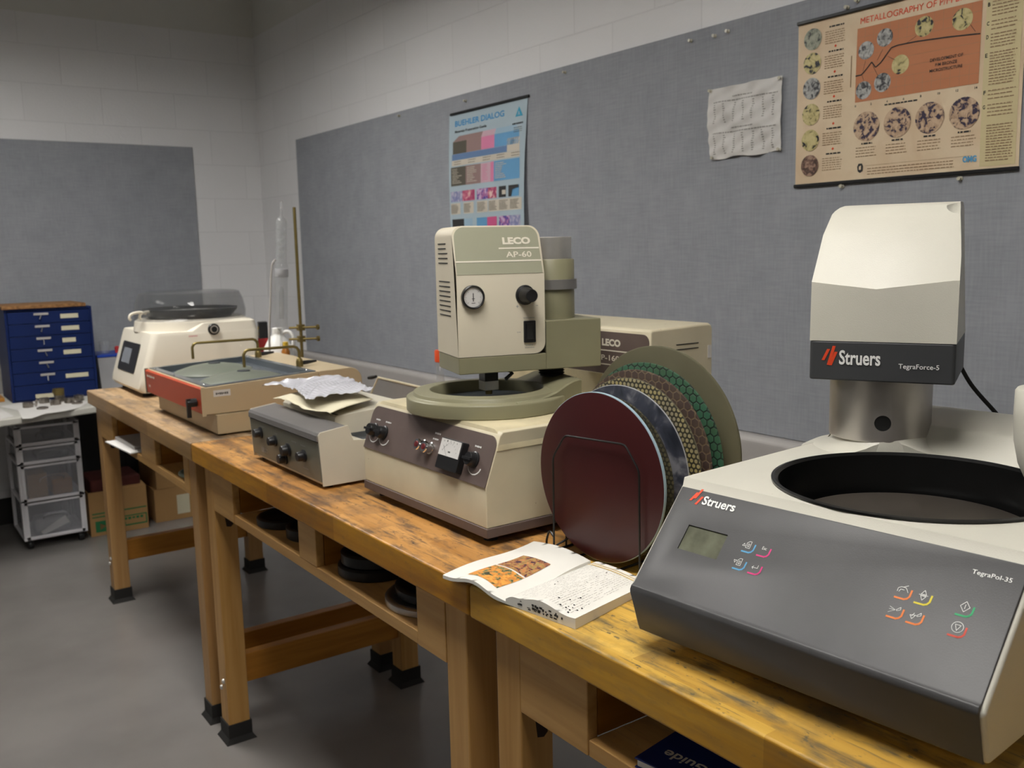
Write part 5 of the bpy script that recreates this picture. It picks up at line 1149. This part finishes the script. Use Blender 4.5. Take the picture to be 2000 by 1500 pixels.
shelf_disc(-1.300, -3.965, .7575, .085, .024, 'black', 'lower black dish left of the aluminium plate')
shelf_disc(-1.296, -3.963, .7825, .080, .026, 'black', 'upper black dish of the pair left of the aluminium plate')
shelf_disc(-1.308, -3.468, .7575, .080, .022, 'black', 'black dish in the left shelf of the middle bench, leftmost one')
shelf_disc(-1.300, -3.625, .7575, .070, .030, 'black', 'taller black dish in the left shelf of the middle bench')
shelf_disc(-1.300, -2.745, .7575, .085, .010, 'greenglass', 'lower greenish plate in the right shelf of the furthest bench')
shelf_disc(-1.290, -2.755, .7680, .075, .010, 'bin', 'upper greenish-white plate in the right shelf of the furthest bench')
o = MB().box((-.09, -.16, 0), (.10, .14, .004)).build('paper_pad', 'paper_w', loc=(-1.345, -2.10, .7575), rz=math.radians(4)); tag(o, 'white sheet sticking out of the left shelf of the furthest bench', 'paper')
o = MB().box((-.085, -.12, 0), (.09, .14, .012)).build('notebook', 'labelholder', loc=(-1.315, -2.09, .7618), rz=math.radians(2), bevel=.002); tag(o, 'grey notebook lying on the white sheet in the furthest bench shelf', 'book')

# ------------------------------------------------------------ glassware and bottles at the back of the benches
def glass(name, prof, loc, m, label, cat, th=.0015, n=40):
    o = MB().lathe(prof, (0, 0, 0), n, cap=False).build(name, m, loc=loc, solid=th); return tag(o, label, cat)
t = thing('conical_flask', 'clear conical flask with orange-red cap behind the polisher bowl', 'flask', (-.765, -3.385, ZT), 0)
MB().lathe([(0, .002), (.058, .002), (.064, .006), (.062, .02), (.016, .150), (.0125, .165), (.0125, .232)], (0, 0, 0), 40, cap=False).build('glass_body', 'glass', t, solid=.0015)
MB().lathe([(.0135, .218), (.0155, .22), (.0155, .252), (.014, .255), (0, .255)], (0, 0, 0), 24).build('cap', 'orange_cap', t)
t = thing('plastic_jug', 'milky white plastic jug between the white polisher and the ring stand', 'jug', (-.785, -2.135, ZT), math.radians(-35))
MB().lathe([(0, 0), (.052, 0), (.060, .006), (.061, .14), (.056, .175), (.036, .212), (.020, .228), (.018, .240)], (0, 0, 0), 36).build('jug_body', 'hdpe', t)
MB().lathe([(.021, .232), (.021, .253), (.019, .255), (0, .255)], (0, 0, 0), 24).build('cap', 'hdpe', t)
MB().tube(bez([(.018, 0, .232), (.045, 0, .238), (.064, 0, .215), (.062, 0, .17)], 6), .008, 10).build('handle', 'hdpe', t)
t = thing('small_carton', 'small black carton with yellow print on top of a red one, behind the white polisher', 'box', (-.752, -1.885, ZT+.195), math.radians(-15)); 
MB().box((-.018, -.030, 0), (.018, .030, .07)).build('carton_body', 'black', t)
tx = MB(); tx.text('~hot', (-.0185, .024, .035), (0, -1, 0), (0, 0, 1), .045, .018, 0, .0004, .02); tx.text('~glue', (-.0185, .022, .012), (0, -1, 0), (0, 0, 1), .04, .012, 0, .0004, .02); tx.build('print', 'yellowthing', t)
o = MB().box((-.025, -.034, 0), (.022, .034, .195)).build('small_carton', 'redthing', loc=(-.752, -1.885, ZT), rz=math.radians(-15), bevel=.001); tag(o, 'red carton under the small black carton behind the white polisher', 'box')
# ring stand
t = thing('ring_stand', 'tall brass-coloured ring stand rod with two clamps near the wall corner', 'stand', (-.745, -2.285, ZT), 0)
MB().box((-.070, -.021, 0), (.026, .020, .010)).build('stand_base', 'labelholder', t, bevel=.002)
MB().tube([(0, 0, .008), (0, 0, .735)], .0062, 12).build('rod', 'brass', t)
for z, L_ in ((.262, .028), (.216, .03)):
    m = MB(); m.box((-.013, -.013, z-.012), (.013, .013, z+.012)); m.tube([(-L_*.81-.02, L_*.58, z), (.05, -.036, z)], .0045, 8); m.lathe([(.011, -.004), (.011, .004)], (.055, -.040, z), 10, axis='x'); m.build('clamp', 'brass', t)
t = thing('glass_condenser', 'tall clear coiled glass condenser tube standing in the clamp beside the ring stand', 'condenser', (-.812, -2.250, 1.165), 0)
tl = Matrix.Rotation(.055, 4, Vector((.58, .81, 0)))
MB().lathe([(.006, -.06), (.006, .0), (.022, .018), (.024, .03), (.024, .20), (.026, .215), (.026, .25), (.024, .262), (.021, .27), (.021, .43), (.016, .445), (.005, .452), (.004, .51)], (0, 0, 0), 32, 0, tl, cap=False).build('outer_tube', 'glass', t, solid=.0014)
MB().lathe([(.010, .05), (.010, .16), (.006, .18)], (0, 0, 0), 20, 0, tl, cap=False).build('inner_tube', 'glass', t, solid=.0012)
MB().tube([(.012*math.cos(a_2), .012*math.sin(a_2), .285+a_2*.0047) for a_2 in [i*.35 for i in range(80)]], .0042, 8, 0, tl).build('coil', 'glass', t)
MB().lathe([(.0255, .216), (.0265, .218), (.0265, .247), (.0255, .249)], (0, 0, 0), 32, 0, tl, cap=False).build('ground_joint', 'bin', t, solid=.0008)
MB().tube(bez([tl @ Vector(p) for p in ((-.022, .01, .285), (-.034, .016, .25), (-.038, .02, .12), (-.042, .022, -.02), (-.04, .02, -.15))], 8), .0045, 8).build('hose', 'labelholder', t)
t = thing('amber_bottle', 'small amber bottle with yellow cap beside the ring stand', 'bottle', (-.79, -2.2265, ZT), 0)
MB().lathe([(0, 0), (.016, 0), (.017, .003), (.017, .165), (.009, .182)], (0, 0, 0), 24).build('bottle_body', 'amber', t)
MB().lathe([(.0115, .183), (.0115, .203), (0, .205)], (0, 0, 0), 20).build('cap', 'yellowthing', t)

# ------------------------------------------------------------ desk, blue drawer cabinet and what lies there
RD = math.radians(11)
t = thing('side_table', 'low pale table by the back wall carrying the blue drawer cabinet', 'table', (-1.62, -.55, 0), 0)
P_ = lambda x, y: (x+1.62, y+.55)
ed = [(-2.75, -1.30), (-1.24, -.915), (-.99, -.85), (-.99, -.07), (-2.75, -.07)]
m = MB().prism([(*P_(x, y), .715) for x, y in ed], (0, 0, .035)); m.build('table_top', 'desk', t, bevel=.008, seg=3)
for x, y in ((-1.225, -.86), (-1.315, -.12), (-2.70, -.14), (-2.70, -1.20)):
    a, b = P_(x, y); MB().tube([(a, b, 0), (a, b, .714)], .016, 12).build('leg', 'labelholder', t)
ZD = .750
t = thing('drawer_cabinet', 'blue metal cabinet of seven small drawers on the pale table', 'drawer cabinet', (-1.367, -.355, ZD), 0)
X0, X1, YF_, H = -.207, .203, -.165, .474
m = MB(); m.box((X0, YF_+.004, 0), (X0+.012, .165, H)); m.box((X1-.012, YF_+.004, 0), (X1, .165, H)); m.box((X0+.0121, YF_+.004, H-.012), (X1-.0121, .165, H)); m.box((X0+.0121, YF_+.004, 0), (X1-.0121, .165, .006)); m.box((X0+.0121, .155, .0061), (X1-.0121, .165, H-.0121))
m.build('case', 'bluecab', t, bevel=.001)
dz = [(.008, .082)]+[(.085+.0625*i, .145+.0625*i) for i in range(6)]
for k, (a, b) in enumerate(dz):
    d = MB().box((X0+.0135, YF_, a), (X1-.0135, YF_+.15, b)).build('drawer', 'bluecab', t, bevel=.0015)
    if k:
        hx = -.035+.003*k*0-(k-1)*.0012
        hh = MB().box((hx-.033, YF_-.004, b-.018), (hx+.035, YF_, b-.007)).build('label_holder', 'labelholder', d)
        an = [0, 0, .5, .45, -.05, -.5, -.6][k]
        MB().tube([(hx, YF_-.006, b-.02), (hx+.016*math.sin(an), YF_-.012, b-.02-.024*math.cos(an))], .003, 8).build('pull', 'chrome', d)
    if k not in (2,):
        lx = .05 if k else -.10; lw = (.085 if k else .085)*(0.75 if k == 4 else 1)+(.025 if k == 1 else 0)
        zz = (b-.030) if k else (.022)
        MB().box((lx, YF_-.001, zz-.010), (lx+lw, YF_, zz+.012)).build('label', 'label', d)
o = MB().box((-.205, -.17, 0), (.19, .17, .018)).build('cork_mat', 'cork', loc=(-1.385, -.36, ZD+H+.0005), rz=math.radians(1.5), bevel=.003); tag(o, 'rough brown mat lying on top of the blue drawer cabinet', 'mat')
m = MB(); pl = [(-1.645, -.60), (-1.59, -.80), (-1.61, -1.08), (-1.575, -1.10), (-1.50, -1.00), (-1.44, -.99), (-1.40, -.975), (-1.34, -.93), (-1.28, -.80), (-1.262, -.74), (-1.40, -.56), (-1.56, -.545)]
m.prism([(x, y, 0) for x, y in pl], (0, 0, .0015)); o = m.build('paper_sheet', 'paper_w', loc=(0, 0, ZD+.0005)); tag(o, 'creased white paper under the small metal parts on the pale table', 'paper')
m = MB().prism([(x, y, 0) for x, y in [(-1.78, -.62), (-1.70, -1.02), (-1.63, -.98), (-1.655, -.58)]], (0, 0, .001)); o = m.build('paper_sheet', 'paper_w', loc=(0, 0, ZD+.0005)); tag(o, 'white paper left of the small metal parts at the frame edge', 'paper')
mp_ = [(-1.535, -.735, 1, 'round steel clamp on the paper, leftmost of the small metal parts'), (-1.487, -.836, 0, 'flat blued steel ring on the paper, frontmost of the small metal parts'), (-1.447, -.640, 1, 'brassy steel clamp below the left bottom label of the blue cabinet'), (-1.410, -.738, 1, 'steel clamp on the paper left of the stacked pair'), (-1.377, -.650, 2, 'lower steel mould of the stacked pair before the blue cabinet'), (-1.345, -.725, 1, 'round clamp right of the stacked pair of moulds'), (-1.290, -.665, 1, 'dark steel clamp on the paper nearest the bench corner'), (-1.32, -.78, 0, 'small open ring in front of the rightmost clamps')]
def clampthing(kind):
    m = MB()
    if kind == 0: m.ring([(.018, 0), (.026, 0), (.026, .008), (.018, .008)], (0, 0, 0), 24)
    else:
        h = .026 if kind == 1 else .034
        m.ring([(.017, 0), (.024, 0), (.024, h), (.017, h)], (0, 0, 0), 24); m.lathe([(.0, h*.3), (.0168, h*.3), (.0168, h*.7), (0, h*.7)], (0, 0, 0), 20); m.tube([(.020, 0, h*.5), (.042, 0, h*.5)], .004, 8); m.tube([(.036, 0, h*.5-.012), (.036, 0, h*.5+.014)], .0035, 8)
    return m
for k, (x, y, kd, lb) in enumerate(mp_):
    o = clampthing(kd).build('specimen_clamp' if kd else 'steel_ring', 'part_steel', loc=(x, y, ZD+.0022), rz=k*1.3); tag(o, lb, 'metal part', 'small metal parts on the paper')
o = clampthing(2).build('specimen_clamp', 'brass', loc=(-1.377, -.650, ZD+.0365), rz=2.2); tag(o, 'brass-coloured clamp on top of the stacked pair before the blue cabinet', 'metal part', 'small metal parts on the paper')
# clutter right of the cabinet
t = thing('plastic_bin', 'clear plastic bin with blue lid between the blue cabinet and the white polisher', 'bin', (-1.075, -.35, ZD), 0)
m = MB(); m.add([(-.055, -.10, 0), (.055, -.10, 0), (.055, .10, 0), (-.055, .10, 0), (-.068, -.115, .19), (.068, -.115, .19), (.068, .115, .19), (-.068, .115, .19)], [(3, 2, 1, 0), (0, 1, 5, 4), (1, 2, 6, 5), (2, 3, 7, 6), (3, 0, 4, 7)]); m.build('bin_body', 'bin', t, solid=.003)
MB().box((-.073, -.12, .191), (.073, .12, .205)).build('lid', 'binblue', t, bevel=.004)
random.seed(5)
MB().box((-.045, -.08, .004), (.045, .08, .12)).build('contents', 'stuff_dark', t, bevel=.02)
o = glass('beaker', [(0, .001), (.024, .001), (.026, .004), (.026, .06), (.028, .064)], (-1.085, -.37, ZD+.2055), 'glass', 'small clear beaker standing on the blue bin lid', 'beaker')
o = MB().lathe([(0, 0), (.012, 0), (.013, .03), (.006, .036), (0, .037)], (0, 0, 0), 20).build('red_stopper', 'redthing', loc=(-1.025, -.39, ZD+.2055)); tag(o, 'small red stopper on the blue bin lid', 'stopper')
# grey appliance at the left frame edge
t = thing('wooden_board', 'low wooden board left of the blue cabinet on the pale table', 'board', (-1.66, -.33, ZD), 0)
MB().box((-.10, -.10, 0), (.062, .12, .020)).build('board_slab', 'oak_x', t, bevel=.002)

# ------------------------------------------------------------ drawer cart
t = thing('drawer_cart', 'white plastic cart with four clear drawers under the pale table', 'drawer cart', (-1.445, -.435, 0), 0)
X0, X1, YF_, YB_ = -.150, .150, -.19, .17
m = MB()
for x0_, x1_ in ((X0, X0+.016), (X1-.016, X1)):
    for y0_, y1_ in ((YF_, YF_+.03), (YB_-.03, YB_)): m.box((x0_, y0_, .06), (x1_, y1_, .640))
    for z in (.05, .248, .440, .535, .628): m.box((x0_, YF_, z), (x1_, YB_, z+.014))
m.build('side_frame', 'cart', t, bevel=.002)
for z in (.05, .248, .440, .535): MB().box((X0+.0165, YF_, z), (X1-.0165, YB_, z+.010)).build('shelf', 'cart', t, bevel=.002)
MB().box((X0-.004, YF_-.004, .6425), (X1+.004, YB_+.004, .650)).build('cart_top', 'drawer', t, bevel=.003)
for z0, z1 in ((.061, .246), (.259, .438), (.451, .533), (.546, .640)):
    m = MB(); xa, xb, ya, yb = X0+.018, X1-.018, YF_-.006, YB_-.01
    m.box((xa, ya, z0), (xb, ya+.003, z1-.004)); m.box((xa, ya+.0032, z0), (xb, yb, z0+.003)); m.box((xa, ya+.0032, z0+.0032), (xa+.003, yb, z1-.006)); m.box((xb-.003, ya+.0032, z0+.0032), (xb, yb, z1-.006)); m.box((xa, yb-.003, z0+.0032), (xb, yb, z1-.006))
    d = m.build('drawer', 'drawer', t)
    f = MB(); yf = ya-.003
    for (a, b_3, c_, d_) in ((xa-.004, z0-.004, xb+.004, z0+.010), (xa-.004, z1-.010, xb+.004, z1), (xa-.004, z0-.004, xa+.010, z1), (xb-.010, z0-.004, xb+.004, z1)): f.box((a, yf, b_3), (c_, ya-.0002, d_))
    f.build('drawer_front', 'cart', d)
    hz = z0+(z1-z0)*.62
    MB().tube(bez([(-.055, yf-.001, hz-.02), (-.05, yf-.012, hz), (.0, yf-.016, hz+.008), (.05, yf-.012, hz), (.055, yf-.001, hz-.02)], 5), .004, 8).build('handle', 'drawer', d)
for x in (X0+.03, X1-.03):
    for y in (YF_+.03, YB_-.03):
        w_ = MB().lathe([(.0, -.012), (.022, -.012), (.024, -.006), (.024, .006), (.022, .012), (0, .012)], (x, y, .0245), 24, axis='x'); w_.box((x-.014, y-.014, .043), (x+.014, y+.014, .0495)); w_.build('caster', 'black', t)
def inside(x0_, y0_, z0_, x1_, y1_, z1_, m_, name, label, bv=.006):
    o = MB().box((x0_, y0_, z0_), (x1_, y1_, z1_)).build(name, m_, bevel=bv); return tag(o, label, 'drawer contents', 'things seen through the cart drawers')
inside(-1.552, -.60, .2625, -1.462, -.45, .385, 'cardboard', 'small_box', 'small cardboard box inside the third cart drawer from the top', .001)
inside(-1.44, -.60, .2625, -1.345, -.45, .345, 'oak_x', 'small_box', 'brown block right of the cardboard box in the third cart drawer', .006)
inside(-1.50, -.60, .4545, -1.345, -.46, .492, 'stuff_dark', 'tool_bag', 'dark flat bundle inside the second cart drawer from the top', .015)
inside(-1.46, -.60, .5495, -1.36, -.46, .60, 'stuff_dark', 'tool_bag', 'dark bundle inside the top cart drawer', .02)
inside(-1.54, -.60, .0645, -1.36, -.46, .15, 'bin', 'bag_bundle', 'grey plastic bundle inside the bottom cart drawer', .03)
o = MB().prism([(0, 0, 0), (.13, 0, .045), (.11, 0, .085), (-.01, 0, .02)], (0, .002, 0)).build('folded_paper', 'paper_w', loc=(-1.505, -.612, .066)); tag(o, 'white folded paper behind the front of the bottom cart drawer', 'drawer contents', 'things seen through the cart drawers')

t = thing('storage_cabinet', 'black low cabinet against the back wall behind the cartons', 'cabinet', (-.965, -.13, 0), 0)
MB().box((-.32, -.058, .0), (.26, .058, .700)).build('cabinet_body', 'blackmatte', t, bevel=.003)
for x in (-.17, .12): MB().box((x-.14, -.0625, .03), (x+.14, -.0585, .68)).build('door', 'blackmatte', t, bevel=.002)
# ------------------------------------------------------------ cartons on the floor
t = thing('cardboard_carton', 'open cardboard carton with green print on the floor beside the drawer cart', 'box', (-1.125, -.44, 0), math.radians(-1))
m = MB(); a, b, h = .147, .15, .240
for q0, q1 in (((-a, -b, .001), (a, -b+.004, h)), ((-a, b-.004, .001), (a, b, h)), ((-a, -b+.0041, .001), (-a+.004, b-.0041, h)), ((a-.004, -b+.0041, .001), (a, b-.0041, h)), ((-a+.0041, -b+.0041, .001), (a-.0041, b-.0041, .005))): m.box(q0, q1)
cb_ = m.build('carton_walls', 'cardboard', t)
MB().add([(-a+.1, -b, h), (a-.002, -b, h), (a-.01, -b+.05, h+.018), (-a+.12, -b+.05, h+.012)], [(0, 1, 2, 3)]).build('flap', 'cardboard', t, solid=.003)
m = MB(); y_ = -b-.0006
def gr(x0_, z0_, x1_, z1_): m.add([(x0_, y_, z0_), (x1_, y_, z0_), (x1_, y_, z1_), (x0_, y_, z1_)], [(0, 1, 2, 3)])
gr(-a+.012, .118, a-.005, .125); gr(-a+.012, .10, -.05, .106); gr(-.03, .030, a-.006, .038); gr(-.03, .030, -.022, .088); gr(-.03, .082, a-.006, .088); gr(a-.012, .030, a-.006, .088); gr(-.0215, .0385, .03, .052); gr(-a+.025, .020, -.05, .080)
m.build('green_print', 'cb_green', cb_)
tx = MB(); tx.text('~laundry', (-.018, y_-.0002, .062), (1, 0, 0), (0, 0, 1), .145, .016, 0, .0003, .03); tx.build('lettering', 'cb_green', cb_)
tx = MB(); tx.lathe([(0, 0), (.020, 0)], (0, 0, 0), 3, 0, Matrix.Translation((-a+.058, y_-.0006, .050)) @ Matrix.Rotation(PI/2, 4, 'X')); tx.text('~detergent', (.035, y_-.0004, .042), (1, 0, 0), (0, 0, 1), .095, .012, 0, .0003, .03); tx.build('logo', 'cardboard', cb_)
MB().box((-a+.02, -b+.02, .006), (a-.02, b-.02, .30)).build('inner_bundle', 'maroonbox', t, bevel=.01)
o = MB().box((-.17, -.16, 0), (.17, .16, .188)).build('cardboard_carton', 'cardboard', loc=(-.757, -.378, 0), bevel=.002); tag(o, 'closed cardboard carton on the floor under the furthest bench, lower of two', 'box')
MB().box((-.05, -.1608, .03), (.02, -.1603, .14)).build('address_label', 'label', o)
o = MB().box((-.155, -.15, 0), (.155, .15, .118)).build('cardboard_carton', 'cardboard', loc=(-.765, -.385, .1885), rz=math.radians(3), bevel=.002); tag(o, 'smaller cardboard carton stacked on the closed one under the furthest bench', 'box')
